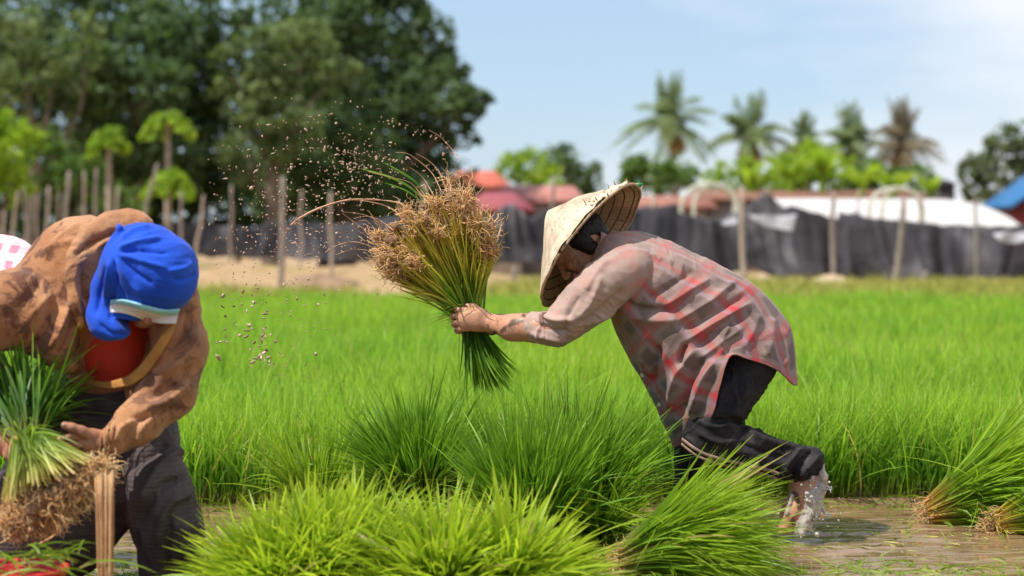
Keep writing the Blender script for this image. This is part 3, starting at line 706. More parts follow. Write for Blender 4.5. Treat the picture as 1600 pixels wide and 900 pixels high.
house('brick_house', 'low house with faded red roof above the grey net', 'house', 770, 915, 312, 286, 66, 6, M_roofp, M_wallc, hip=.1)
house('brick_house', 'house with a maroon roof end just right of the roots', 'house', 720, 835, 325, 296, 60, 5, M_maroon, M_wallc, hip=.3)
house('brick_house', 'long low house whose rusty roof edge shows above the white roof', 'house', 1090, 1460, 309, 293, 72, 6, simple('rusty_roof', (0.26, 0.13, 0.085), (0.17, 0.08, 0.055), 3), M_wallc, hip=.02, wins=3)
house('brick_house', 'low brick wall house beside the steel hoop arch', 'house', 960, 1120, 322, 303, 70, 5, simple('brown_roof', (0.36, 0.16, 0.11), (0.25, 0.11, 0.09), 3), M_wallc, hip=.05, wins=2)
def gable_hut():
    Y = 58; a = P(1592, 345, Y); pk = P(1676, 256, Y); b = P(1760, 345, Y); ev = P(1560, 316, Y)[2]; e = empty('hut', (pk[0], Y, 0), 'red walled hut with a bright blue gabled roof at the right edge', 'hut')
    pts2 = [(a[0]+.15, -.1), (b[0]-.15, -.1), (b[0]-.15, ev), (pk[0], pk[2]-.12), (a[0]+.15, ev)]
    V = np.array([(x, Y, z) for x, z in pts2]+[(x, Y+3, z) for x, z in pts2]); mesh_obj('wall', V, [np.array([(0, 1, 2, 3, 4)]), np.array([(9, 8, 7, 6, 5)]), np.array([(i, i+5, (i+1) % 5+5, (i+1) % 5) for i in range(5)])], simple('red_wall', (0.50, 0.10, 0.09), (0.36, 0.07, 0.07), 3), e, False)
    M_bluer = simple('blue_roof', (0.05, 0.19, 0.40), (0.03, 0.12, 0.28), 2)
    for sx in (-1, 1):
        x1 = pk[0]+sx*(pk[0]-a[0]+.35); z1 = ev-.22; q = [(pk[0], pk[2]), (x1, z1), (x1, z1+.16), (pk[0], pk[2]+.18)]
        V = np.array([(x, Y-.5, z) for x, z in q]+[(x, Y+3.4, z) for x, z in q]); mesh_obj('roof', V, np.array([(0, 1, 2, 3), (7, 6, 5, 4), (0, 4, 5, 1), (1, 5, 6, 2), (2, 6, 7, 3)]), M_bluer, e, False)
    V, Fq = box((pk[0]-1.2, Y-.04, ev-1.1), (pk[0]-.4, Y+.02, ev-.2)); mesh_obj('window', V, Fq, M_dark, e, False)
gable_hut()
0 and house('hut', 'red walled hut with a bright blue gabled roof at the right edge', 'hut', 1545, 1700, 318, 268, 58, 5, simple('blue_roof', (0.05, 0.20, 0.42), (0.03, 0.12, 0.30), 2), simple('red_wall', (0.50, 0.10, 0.09), (0.36, 0.07, 0.07), 3), hip=.5, wins=2, group=None)
# dark little tower
e = empty('small_tower', P(1479, 330, 75)*[1, 1, 0], 'dark little tower with a hipped cap beside the banana leaf', 'tower')
a = P(1467, 318, 75); b = P(1492, 288, 75); V, Fq = box((a[0], 75, 0), (b[0], 75.7, b[2])); mesh_obj('wall', V, Fq, simple('dark_boards', (0.09, 0.07, 0.07), (0.05, 0.04, 0.04), 4), e, False)
c = P(1479, 279, 75); rv = np.array([(a[0]-.12, 74.85, b[2]), (b[0]+.12, 74.85, b[2]), (b[0]+.12, 75.85, b[2]), (a[0]-.12, 75.85, b[2]), (c[0], 75.35, c[2])]); mesh_obj('roof', rv, [np.array([(0, 1, 4), (1, 2, 4), (2, 3, 4), (3, 0, 4)]), np.array([(0, 3, 2, 1)])], simple('dark_cap', (0.07, 0.06, 0.06)), e, False)
# long white roof
m_wh = simple('white_sheet_roof', (0.60, 0.57, 0.55), (0.44, 0.42, 0.41), 1.2, 0.6, 0.25, 6, .05)
a = P(1215, 352, 54); b = P(1600, 352, 54); zt = P(0, 309, 54)[2]
e = empty('greenhouse', ((a[0]+b[0])/2, 54, 0), 'long low shed under a white sheet roof behind the black net', 'shed')
nu, nv = 60, 12; Vv = []
for j in range(nv):
    s = j/(nv-1); Vv.append(np.stack([np.linspace(a[0]+.1*s, b[0]-1.9*s**1.5, nu), np.full(nu, 54+3.0*s), np.full(nu, a[2]-.1+(zt-a[2]+.15)*math.sin(s*1.57))+vnoise(np.c_[np.linspace(0, 9, nu), np.full(nu, s*3), np.zeros(nu)], 1, 2)*.03], -1))
o = mesh_obj('roof', np.concatenate(Vv), grid_faces(nu, nv), m_wh, e); sm = o.modifiers.new('t', 'SOLIDIFY'); sm.thickness = .03
V, Fq = box((a[0]+.2, 54.3, -.1), (b[0]-2.3, 57, a[2]-.2)); mesh_obj('wall', V, Fq, M_wallc, e, False)
# steel hoop arches
m_hoop = simple('galvanised_hoop', (0.62, 0.62, 0.50), (0.45, 0.46, 0.36), 3, .5)
for cx, cyb, rx, ry, Y, lab in ((1108, 330, 44, 43, 50, 'bare hoop arch standing right of the hat above the net'), (1400, 330, 42, 36, 51, 'bare hoop arch rising over the white roof')):
    e = empty('hoop_arch', P(cx, HY, Y)*[1, 1, 0], lab, 'hoop arch', 'bare hoop arches')
    for dyy, kx in ((0, 1.0), (1.8, .72)):
        th = np.linspace(-.1, np.pi+.1, 30); q = np.array([P(cx+(8 if dyy else 0)-rx*kx*math.cos(t), cyb-ry*(1.0 if not dyy else .96)*math.sin(t)**.8 if 0 < t < np.pi else cyb+2, Y+dyy) for t in th])
        q = np.concatenate([[q[0]*[1, 1, 0]], q, [q[-1]*[1, 1, 0]]]); strand_obj('hoop', tube_arrays(q[None], np.full((1, len(q)), .055), 6), m_hoop, e)
    for u in (.3, .5, .72):
        i = int(u*30); q0 = P(cx-rx*math.cos(u*np.pi), cyb-ry*math.sin(u*np.pi)**.8, Y); q1 = P(cx+8-rx*.72*math.cos(u*np.pi), cyb-ry*.96*math.sin(u*np.pi)**.8, Y+1.8)
        strand_obj('purlin', tube_arrays(np.linspace(q0, q1, 4)[None], np.full((1, 4), .05), 6), m_hoop, e)
# earth mound and sacks of straw by the fence, right side
def lump(name, px, py, w_, h_, Y, label, cat, mt, seed):
    c = P(px, py, Y); c[2] = 0; k = Y/F; th, ph = np.meshgrid(np.linspace(0, 2*np.pi, 33)[:-1], np.linspace(0, 1, 12)); Rr = np.sqrt(1-ph**2)
    V = np.stack([c[0]+np.cos(th)*Rr*w_*k*.5, c[1]+np.sin(th)*Rr*w_*k*.4, ph*h_*k-.05], -1).reshape(-1, 3); V += nrm(V-c)*(fbm(V, 2.0, seed, 3)*.16)[:, None]
    tag(mesh_obj(name, V, grid_faces(32, 12, True), mt), label, cat)
M_earth = simple('dry_earth', (0.60, 0.44, 0.30), (0.40, 0.29, 0.19), 2, .95, .5, 8, .1)
lump('earth_mound', 1295, 440, 90, 30, 39.5, 'pale earth mound against the foot of the black net', 'mound', M_earth, 1)
lump('earth_mound', 1190, 440, 90, 24, 39.8, 'rounded pale earth mound just behind the bent back', 'mound', M_earth, 2)
lump('earth_mound', 500, 420, 120, 32, 40, 'brown straw covered mound beneath the falling mud drops', 'mound', simple('brown_straw', (0.34, 0.22, 0.14), (0.2, 0.13, 0.08), 3, .95, .6, 12, .1), 3)
# ------------------------------------------------------------------ people
def skin_mat(name, c, dirt):
    m, nt = mat(name); f = noise(nt, 14, 5, .6); f2 = noise(nt, 60, 3, .6)
    col = ramp(nt, f2, [(0.3, tuple(x*.82 for x in c)), (0.7, c)])
    col = mixc(nt, ramp(nt, f, [(0.56, (0, 0, 0)), (0.64, (1, 1, 1))]), col, dirt)
    col = mixc(nt, mth(nt, 'MULTIPLY', attr(nt, 'stain'), .9), col, (0.07, 0.035, 0.022))
    finish(nt, col, ramp(nt, f, [(.4, (.42,)*3), (.6, (.65,)*3)]), noise(nt, 160, 4), 0.35, 0.003, 0.35, sss=0.12); return m
M_skinA = skin_mat('skin', (0.52, 0.26, 0.16), (0.30, 0.16, 0.10))
M_skinB = skin_mat('tanned_skin', (0.42, 0.19, 0.11), (0.26, 0.12, 0.07))
M_hair = simple('black_hair', (0.012, 0.009, 0.008), (0.006, 0.005, 0.005), 60, 0.5)
def head(S, C, up, fw, sc=1.0, k=.018):
    up = nrm(up); fw = nrm(np.asarray(fw, float)-up*np.dot(fw, up)); sd = np.cross(up, fw)
    q = lambda u, f, s=0: np.asarray(C)+(up*u+fw*f+sd*s)*sc
    S.cap(q(.035, -.022), q(.03, .022), .077*sc, .074*sc, k, (sd, .93))
    S.cap(q(-.03, .02), q(-.082, .052), .058*sc, .030*sc, k, (sd, .98))       # jaw, chin
    for s in (-1, 1):
        S.ball(q(-.028, .060, .036*s), .026*sc, .02)                       # cheek
        S.ball(q(.012, .088, .031*s), .0125*sc, .012, op='sub')             # socket
        S.ball(q(.010, .076, .031*s), .0125*sc, .003)                       # eyeball
        S.cap(q(.028, .088, .014*s), q(.026, .080, .048*s), .0065*sc, .006*sc, .008)   # brow
        S.cap(q(.018, -.008, .079*s), q(-.022, -.002, .076*s), .014*sc, .009*sc, .006, (sd, .5))  # ear
        S.ball(q(-.034, .094, .012*s), .009*sc, .006)
    S.cap(q(.015, .088), q(-.030, .106), .008*sc, .0125*sc, .008)           # nose
    S.cap(q(-.056, .088, -.018), q(-.056, .088, .018), .0075*sc, .0075*sc, .005, None)
    S.cap(q(-.056, .091, -.008), q(-.056, .091, .008), .0085*sc, .0085*sc, .004, None)
    S.cap(q(-.067, .085, -.015), q(-.067, .085, .015), .0075*sc, .0075*sc, .004, None)
    return q
def fingers(S, chains, r0, k=.004):
    for ch in chains:
        n = len(ch); rs = [r0*(1-.09*i) for i in range(n)]
        for i in range(n-1): S.cap(ch[i], ch[i+1], rs[i], rs[i+1], k)

def graft(V, Fq, V2, F2, test):
    '''swap a region of a body for the same surface sampled more finely (hands)'''
    V2 = relax(V2, F2, 1, .3)
    f1 = Fq[~test(V[Fq].mean(1))]; f2 = F2[test(V2[F2].mean(1))]
    Va = np.concatenate([V, V2]); Fa = np.concatenate([f1, f2+len(V)]); used = np.zeros(len(Va), bool); used[Fa.ravel()] = True; idx = np.cumsum(used)-1
    return Va[used], idx[Fa]
# ============ woman swinging the seedlings (facing left) ============
YW = 6.0
def W(px, py, dy=0.0): return P(px, py, YW+dy)
def Wk(px, py, dy=0.0):
    """same picture-plane position in metres, dy metres deeper (true size kept: no perspective shift)"""
    return P(px, py, YW+dy)
hat_o = nrm(np.array([.75, -.30, -.60]))                         # from apex to the opening
fdir = nrm(np.array([-.60, -.12, -.78]))
HC = Wk(907, 384, 0.0)
def body_w(S):
    hq = head(S, HC, -hat_o, fdir, .98)
    S.chain([hq(-.03, -.02), Wk(948, 405), Wk(985, 425)], [.052, .05, .07], .03)
    S.chain([Wk(1000, 432), Wk(1080, 470), Wk(1155, 520)], [.105, .105, .10], .06, (np.array([0, 1, 0]), .95))
    S.ball(Wk(1165, 530), .11, .05)
    for s in (-1, 1): S.chain([Wk(970, 420, .02*s), Wk(985, 422, .15*s)], [.07, .055], .03)
    # near (left) arm
    S.chain([Wk(985, 424, -.17), Wk(868, 512, -.16), Wk(800, 512, -.10), Wk(768, 505, -.045)], [.05, .043, .038, .0265], .02)
    S.cap(Wk(850, 513, -.15), Wk(815, 511, -.12), .042, .038, .02)
    # far arm, same pull
    S.chain([Wk(985, 418, .17), Wk(872, 512, .17), Wk(768, 503, .075)], [.05, .040, .026], .02)
    # near fist: grip axis runs down-right along the stems
    gx_ = Wk(737, 498, 0.0)
    for dy, sgn, oy in ((-.012, -1, 0), (.03, 1, 2)):
        S.chain([Wk(768, 505+oy*3, dy-.030 if sgn < 0 else dy+.03), Wk(748, 500+oy*3, dy+.030*sgn), Wk(731, 500+oy*3, dy+.030*sgn)], [.027, .034, .034], .012, (np.array([0, 1, 0]), .62))
        ch = []
        for i, (mx_, my_, px_, py_) in enumerate(((729, 485, 713, 484), (726, 494, 708, 494), (727, 504, 709, 505), (730, 513, 714, 515))):
            dd = 1 if sgn < 0 else -1
            ch.append([Wk(mx_, my_+oy, dy+.030*sgn), Wk(px_, py_+oy, dy+.022*sgn), Wk(px_+1, py_+oy+1, dy+.022*sgn+.030*dd), Wk(px_+14, py_+oy+1, dy+.022*sgn+.044*dd)])
        fingers(S, ch, .0094, .0035)
    S.chain([Wk(756, 491, -.035), Wk(740, 480, -.032), Wk(722, 477, -.012), Wk(711, 479, .004)], [.0145, .0115, .0105, .0085], .006)   # thumb over the top
    # legs: near leg kicked back
    S.chain([Wk(1165, 560, -.08), Wk(1098, 672, -.13), Wk(1110, 690, -.13), Wk(1258, 742, -.10)], [.065, .044, .044, .032], .03)
    S.chain([Wk(1165, 560, .08), Wk(1090, 700, .10), Wk(1066, 850, .09)], [.07, .05, .032], .03)
    S.cap(Wk(1066, 858, .09), Wk(1030, 868, .09), .03, .022, .02)
    # near foot, toes pointing down
    S.chain([Wk(1256, 742, -.10), Wk(1258, 770, -.11), Wk(1242, 800, -.11), Wk(1228, 820, -.11)], [.040, .042, .040, .030], .015, (np.array([0, 1, 0]), .9))
    S.ball(Wk(1276, 752, -.10), .029, .02)
    S.cap(Wk(1252, 790, -.13), Wk(1266, 748, -.125), .018, .02, .012)
    for i in range(5):
        S.cap(Wk(1232+i*1, 818, -.128+i*.014), Wk(1220+i*2, 832-i*1.5, -.130+i*.014), .0105-.0008*i, .0085-.0006*i, .003)
    return hq
S = Sdf([Wk(660, 0)[0], YW-.36, -.16], [Wk(1330, 0)[0], YW+.36, 1.14], .0048)
hq = body_w(S)
V, Fq = keep_largest(*S.mesh()); V = relax(V, Fq, 1, .4)
H = Sdf(P(690, 540, YW-.12), P(790, 455, YW+.13), .0021); body_w(H); V, Fq = graft(V, Fq, *H.mesh(), lambda p: PX(p)[:, 0] < 766)
def stain(V, lines, wd):
    px = PX(V); o = np.zeros(len(V))
    for pl in lines:
        q = catmull(np.array(pl, float), 24); d = np.min(np.linalg.norm(px[:, None]-q[None], axis=2), 1)+fbm(V, 70, 3, 2)*3.5; o = np.maximum(o, np.clip((wd-d)/2+.5, 0, 1))
    return o
person_w = mesh_obj('person', V, Fq, M_skinA, attrs={'stain': stain(V, [[(774, 520), (786, 514), (800, 506), (816, 501)], [(818, 492), (830, 489), (842, 487)], [(1240, 770), (1250, 790), (1238, 815)]], 3.6)})
# the origin at the feet keeps the figure one thing
tag(person_w, 'person in conical hat and muddy red plaid shirt bending and swinging a seedling bundle', 'person')
bvh_body = BVHTree.FromPolygons([tuple(v) for v in V], [tuple(f) for f in Fq])
bv_ = BVHTree.FromPolygons([tuple(v) for v in V], [tuple(f) for f in Fq])
STREAKS = ([(772, 520), (783, 510), (798, 503), (815, 500)], [(773, 521), (786, 518), (801, 511), (814, 502)])
# hair
S = Sdf(HC-.16, HC+.16, .004)
S.cap(hq(.045, -.03), hq(.04, .006), .080, .072, .02, (np.cross(-hat_o, fdir), .95)); S.cap(hq(.0, -.05), hq(-.05, -.055), .055, .035, .03)
S.cap(hq(-.02, .158), hq(-.15, .125), .064, .080, .01, op='sub')
S.cap(hq(.0, .0, .06), hq(-.05, -.01, .055), .03, .022, .015); S.cap(hq(.0, .0, -.06), hq(-.05, -.01, -.055), .03, .022, .015)
V, Fq = keep_largest(*S.mesh()); V = cloth_noise(V, Fq, .003, 60, (1, 1, 1), 4); mesh_obj('hair', V, Fq, M_hair, person_w)

# ---- plaid shirt: control net swept along the back, so the weave follows the body
def plaid_mat():
    m, nt = mat('plaid_cotton')
    uv = N(nt, 'ShaderNodeUVMap'); nz = noise(nt, 7, 3, .6)
    wv = N(nt, 'ShaderNodeVectorMath', operation='ADD'); nt.links.new(uv.outputs[0], wv.inputs[0])
    cs = N(nt, 'ShaderNodeTexNoise'); cs.inputs['Scale'].default_value = 3; nt.links.new(uv.outputs[0], cs.inputs['Vector'])
    sc_ = N(nt, 'ShaderNodeVectorMath', operation='SCALE'); nt.links.new(cs.outputs['Color'], sc_.inputs[0]); sc_.inputs['Scale'].default_value = .05
    nt.links.new(sc_.outputs[0], wv.inputs[1])
    sp = N(nt, 'ShaderNodeSeparateXYZ'); nt.links.new(wv.outputs[0], sp.inputs[0])
    def band(src, freq, ph, wdt, soft=.08):
        f = mth(nt, 'FRACT', mth(nt, 'MULTIPLY_ADD', src, freq, ph)); d = mth(nt, 'ABSOLUTE', mth(nt, 'SUBTRACT', f, .5))
        r = N(nt, 'ShaderNodeMapRange'); r.inputs['From Min'].default_value = wdt+soft; r.inputs['From Max'].default_value = max(wdt-soft, 0); nt.links.new(d, r.inputs['Value']); return r.outputs[0]
    u, v = sp.outputs['X'], sp.outputs['Y']
    base = mixc(nt, noise(nt, 5, 3), (0.20, 0.13, 0.115), (0.31, 0.205, 0.185))
    darku = band(u, 1.0, .0, .22, .04); darkv = band(v, 1.0, .0, .22, .04)
    dk = mth(nt, 'MULTIPLY', darku, darkv)
    c = mixc(nt, mth(nt, 'MULTIPLY', dk, .68), base, (0.075, 0.058, 0.053))
    redv = band(v, 1.0, .5, .12, .02); redu = band(u, 1.0, .5, .09, .02)
    rn_ = ramp(nt, noise(nt, 4, 3, .6), [(.35, (.55,)*3), (.6, (1,)*3)])
    c = mixc(nt, mth(nt, 'MULTIPLY', mth(nt, 'MULTIPLY', redu, .72), rn_), c, (0.38, 0.035, 0.042))
    c = mixc(nt, mth(nt, 'MULTIPLY', mth(nt, 'MULTIPLY', redv, .66), rn_), c, (0.38, 0.05, 0.052))
    both = mth(nt, 'MULTIPLY', redu, redv); c = mixc(nt, mth(nt, 'MULTIPLY', both, .8), c, (0.50, 0.03, 0.045))
    vio = band(u, 1.0, .28, .04, .03); c = mixc(nt, mth(nt, 'MULTIPLY', vio, .35), c, (0.34, 0.22, 0.38))
    lin = band(v, 2.0, .27, .012, .018); c = mixc(nt, mth(nt, 'MULTIPLY', lin, .45), c, (0.12, 0.06, 0.08))
    lin = band(u, 2.0, .27, .012, .018); c = mixc(nt, mth(nt, 'MULTIPLY', lin, .45), c, (0.12, 0.06, 0.08))
    # dried mud wash: pale, heaviest on upper back and sleeves, thinnest on the lower front (attribute mud)
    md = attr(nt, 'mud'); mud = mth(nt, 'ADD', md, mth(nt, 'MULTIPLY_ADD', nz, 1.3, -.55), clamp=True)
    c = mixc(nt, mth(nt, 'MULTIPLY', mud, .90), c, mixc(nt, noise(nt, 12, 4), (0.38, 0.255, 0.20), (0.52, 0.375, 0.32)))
    sp_ = ramp(nt, noise(nt, 38, 3, .6), [(0.70, (0, 0, 0)), (0.74, (1, 1, 1))]); c = mixc(nt, mth(nt, 'MULTIPLY', sp_, .6), c, (0.20, 0.12, 0.08))
    weave = mth(nt, 'ADD', noise(nt, 30, 4, .6), mth(nt, 'MULTIPLY', noise(nt, 300, 2), .25))
    finish(nt, c, 0.75, weave, 0.35, 0.006, 0.2, sheen=.1, trans=mixc(nt, 1, c, (.9, .6, .6), 'MULTIPLY'), tfac=.06); return m
M_plaid = plaid_mat()
st_T = [(930, 376), (955, 363), (1000, 362), (1062, 384), (1130, 416), (1192, 455), (1237, 516), (1247, 600)]
st_B = [(922, 402), (932, 440), (950, 485), (963, 520), (985, 565), (1010, 610), (1030, 650), (1052, 700)]
hw = [.060, .150, .205, .205, .20, .205, .215, .205]
net_c = np.zeros((8, 16, 3))
for k_, (T, B) in enumerate(zip(st_T, st_B)):
    T = np.array(T, float); B = np.array(B, float)
    for u_ in range(16):
        th = u_/16*2*np.pi
        near = -math.sin(th)              # u in 0..8 near side
        c_ = (1+math.cos(th))/2; c_ = c_ if k_ < 3 else .5+np.sign(c_-.5)*.5*abs(2*c_-1)**.85
        q = T*c_+B*(1-c_)
        net_c[k_, u_] = Wk(q[0], q[1], near*hw[k_])
# hem curve on the near side (vent cut high over the hip)
hem = [(1247, 600), (1240, 600), (1212, 576), (1166, 560), (1141, 556), (1124, 606), (1112, 650), (1082, 682), (1052, 700)]
for u_, q in enumerate(hem):
    dyh = [-0, -.10, -.17, -.215, -.235, -.235, -.215, -.14, 0][u_]
    net_c[7, u_] = Wk(q[0], q[1], dyh)
    if 0 < u_ < 8: net_c[7, 16-u_] = Wk(q[0]+2, q[1], -dyh)
pre = [None]*9
for u_ in range(1, 8):      # ring 6 must lie between ring 5 and the hem
    a = net_c[5, u_]*.42+net_c[7, u_]*.58; a[1] = min(a[1], net_c[5, u_][1]*.5+net_c[7, u_][1]*.5); net_c[6, u_] = a*.75+net_c[6, u_]*.25
    b = a.copy(); b[1] = 2*YW-a[1]; net_c[6, 16-u_] = b*.75+net_c[6, 16-u_]*.25
nu, nv = 280, 300
tmp = np.stack([catmull(net_c[k_], nu, True) for k_ in range(8)]); G = catmull(tmp, nv)
V = G.reshape(-1, 3); Fq = grid_faces(nu, nv, True)
if (normals(V, Fq)[:, 1]*(V[:, 1]-YW)).mean() < 0: Fq = Fq[:, ::-1]
UU, VV = np.meshgrid(np.arange(nu)/nu, np.arange(nv)/(nv-1))
V = cloth_noise(V, Fq, .0045, 7.5, (1, .6, 1), 2)
fold = [([(1060, 500), (1110, 470), (1150, 440)], 7, .010), ([(1070, 515), (1120, 487), (1165, 462)], 6, -.008), ([(1075, 530), (1125, 500), (1172, 474)], 6, .010), ([(1085, 545), (1120, 520), (1165, 495)], 6, -.007), ([(1095, 560), (1130, 535), (1160, 512)], 7, .008),
        ([(1035, 480), (1075, 455), (1110, 436)], 7, .008), ([(1010, 470), (1050, 446), (1080, 426)], 7, -.007), ([(975, 470), (1000, 482), (1050, 484)], 6, -.014), ([(980, 492), (1020, 500), (1060, 500)], 9, .010),
        ([(1130, 556), (1128, 530), (1140, 508)], 6, .011), ([(1118, 565), (1095, 600), (1080, 650)], 9, .016), ([(1100, 560), (1078, 600), (1062, 650)], 8, -.015), ([(1085, 545), (1055, 590), (1045, 640)], 8, .012), ([(1030, 540), (1022, 570), (1020, 600)], 7, -.014), ([(1072, 538), (1066, 555), (1064, 572)], 5, -.016),
        ([(1160, 545), (1175, 520), (1185, 490)], 9, .007), ([(1195, 560), (1205, 530), (1205, 495)], 9, .008), ([(1225, 575), (1228, 545), (1222, 515)], 8, .008), ([(1000, 400), (975, 420), (968, 450)], 5, -.012), ([(1000, 395), (1040, 405), (1090, 425)], 6, .005), ([(1010, 520), (1000, 545), (1005, 570)], 6, .010), ([(985, 378), (965, 395), (955, 420)], 4, -.008)]
V = strokes(V, Fq, fold)
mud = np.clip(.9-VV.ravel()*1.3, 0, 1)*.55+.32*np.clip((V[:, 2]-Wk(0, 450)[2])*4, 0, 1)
px = PX(V); mud = mud*np.clip(1.15-(px[:, 1]-430)/70*.5*(px[:, 0] < 1120), .1, 1)  # wash thins downwards over the lower front
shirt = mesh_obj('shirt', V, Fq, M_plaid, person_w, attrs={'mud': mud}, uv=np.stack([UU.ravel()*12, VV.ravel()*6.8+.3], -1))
sm = shirt.modifiers.new('t', 'SOLIDIFY'); sm.thickness = .004; sm.offset = -1
def sleeve(pts, rs, name, n=(96, 150), uvk=(5, 5), seed=3, strokesl=None, hemk=True, m=None, parent=None, sqy=1.0, twist=0, mudv=.78):
    C_ = catmull(np.array(pts), n[1]); r_ = catmull(np.array(rs, float)[:, None], n[1])[:, 0]
    tg = nrm(np.gradient(C_, axis=0)); ref = np.array([0, 1., 0]); u1 = nrm(ref-tg*(tg@ref)[:, None]); u2 = np.cross(tg, u1)
    an = np.arange(n[0])/n[0]*2*np.pi
    V = (C_[:, None]+r_[:, None, None]*(u1[:, None]*np.cos(an)[None, :, None]*sqy+u2[:, None]*np.sin(an)[None, :, None])).reshape(-1, 3)
    Fq = grid_faces(n[0], n[1], True); 
    fc = V.reshape(n[1], n[0], 3)
    if (normals(V, Fq)*(V-np.repeat(C_, n[0], 0))).sum(1).mean() < 0: Fq = Fq[:, ::-1]
    V = cloth_noise(V, Fq, .004, 11, (1, 1, 1), seed)
    if strokesl: V = strokes(V, Fq, strokesl)
    A, B = np.meshgrid(np.arange(n[0])/n[0], np.arange(n[1])/(n[1]-1))
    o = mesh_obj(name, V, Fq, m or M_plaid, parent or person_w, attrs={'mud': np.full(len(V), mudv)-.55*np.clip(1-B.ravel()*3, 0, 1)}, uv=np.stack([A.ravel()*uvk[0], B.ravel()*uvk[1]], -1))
    sm = o.modifiers.new('t', 'SOLIDIFY'); sm.thickness = .004; sm.offset = -1; return o
slf = [([(905, 462), (890, 490), (880, 520)], 6, -.008), ([(895, 500), (868, 500), (845, 492)], 6, .010), ([(890, 520), (862, 515), (835, 505)], 5, -.008), ([(880, 533), (855, 528), (830, 520)], 5, .008), ([(940, 430), (925, 470), (900, 500)], 7, .008), ([(975, 450), (940, 485), (905, 510)], 7, -.010), ([(850, 490), (843, 510), (840, 530)], 4, .007), ([(950, 405), (930, 430), (915, 455)], 6, .007), ([(985, 470), (950, 492), (925, 505)], 5, .009)]
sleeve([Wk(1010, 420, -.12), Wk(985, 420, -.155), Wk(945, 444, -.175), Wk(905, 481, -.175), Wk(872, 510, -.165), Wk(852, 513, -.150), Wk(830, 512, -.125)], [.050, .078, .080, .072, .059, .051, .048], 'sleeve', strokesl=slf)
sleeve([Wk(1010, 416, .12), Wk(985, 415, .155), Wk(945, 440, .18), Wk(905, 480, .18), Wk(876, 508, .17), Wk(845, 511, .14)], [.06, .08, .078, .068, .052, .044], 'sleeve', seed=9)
# collar
q = np.array([Wk(942, 366, .02), Wk(948, 372, -.05), Wk(944, 390, -.075), Wk(928, 404, -.05), Wk(924, 404, 0)]); c_ = catmull(q, 40)
Vv = np.stack([c_, c_+np.array([-.020, -.004, .012])], 1); up_ = Vv.reshape(-1, 3)
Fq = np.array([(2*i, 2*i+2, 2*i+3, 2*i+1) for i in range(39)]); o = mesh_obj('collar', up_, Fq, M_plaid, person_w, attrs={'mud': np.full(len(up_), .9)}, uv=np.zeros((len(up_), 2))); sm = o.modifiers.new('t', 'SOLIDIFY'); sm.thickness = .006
# shirt front buttons along the dark edge
for bx, by in ((982, 536), (1004, 586), (1031, 632)):
    c_ = Wk(bx, by, -.075); S = Sdf(c_-.02, c_+.02, .0015); S.ball(c_, .008, .002, (np.array([0, 1, 0]), .45)); V, Fq = keep_largest(*S.mesh()); mesh_obj('button', V, Fq, simple('shell_button', (0.6, 0.5, 0.42)), shirt)

# ---- trousers
def trouser_mat():
    m, nt = mat('wet_black_cloth'); f = noise(nt, 9, 5, .62)
    c = ramp(nt, f, [(0.35, (0.010, 0.009, 0.010)), (0.62, (0.022, 0.019, 0.021)), (0.78, (0.085, 0.065, 0.06))])
    finish(nt, c, ramp(nt, noise(nt, 16, 3), [(.3, (.58,)*3), (.7, (.9,)*3)]), mth(nt, 'ADD', noise(nt, 22, 4, .6), mth(nt, 'MULTIPLY', noise(nt, 260, 2), .3)), .5, .01, .25); return m
M_tr = trouser_mat()
S = Sdf([Wk(1030, 0)[0], YW-.34, -.14], [Wk(1320, 0)[0], YW+.34, .70], .0046)
S.ball(Wk(1160, 540), .105, .05, (np.array([0, 1, 0]), 1.15)); S.ball(Wk(1140, 500), .115, .05)
S.chain([Wk(1166, 565, -.085), Wk(1112, 668, -.13), Wk(1103, 690, -.13)], [.098, .076, .068], .03)
S.chain([Wk(1103, 690, -.13), Wk(1170, 702, -.125), Wk(1222, 718, -.115), Wk(1252, 727, -.108)], [.072, .066, .058, .060], .02)
S.cap(Wk(1250, 724, -.108), Wk(1264, 720, -.105), .058, .050, .02)
S.chain([Wk(1162, 565, .085), Wk(1092, 705, .10), Wk(1078, 790, .10), Wk(1072, 850, .09)], [.10, .072, .062, .06], .03)
S.cap(Wk(1262, 752, -.10), Wk(1310, 800, -.10), .043, .06, .012, op='sub')
S.cap(Wk(1245, 790, -.10), Wk(1252, 768, -.10), .06, .028, .012, op='sub')
V, Fq = keep_largest(*S.mesh()); V = relax(V, Fq, 2, .4); V = cloth_noise(V, Fq, .008, 9, (1, 1, 1), 6)
V = strokes(V, Fq, [([(1160, 670), (1200, 690), (1240, 700)], 6, .010), ([(1150, 690), (1190, 706), (1228, 716)], 6, -.008), ([(1255, 700), (1232, 722), (1222, 745)], 5, .012), ([(1268, 705), (1246, 728), (1236, 752)], 4, -.010), ([(1280, 712), (1262, 730), (1250, 748)], 4, .012), ([(1110, 660), (1140, 655), (1165, 668)], 6, -.012),
                    ([(1130, 600), (1120, 640), (1105, 665)], 9, .010), ([(1170, 590), (1160, 630), (1150, 655)], 9, .010), ([(1100, 700), (1150, 715), (1200, 740)], 5, -.006), ([(1070, 720), (1085, 740), (1090, 770)], 6, .008), ([(1090, 675), (1120, 690), (1150, 690)], 6, .010)])
trousers = mesh_obj('trousers', V, Fq, M_tr, person_w)
def bvh_of(V, Fq): return BVHTree.FromPolygons([tuple(map(float, v)) for v in V], [tuple(map(int, f)) for f in Fq])
EYE = np.array([0, 0, CAMZ])
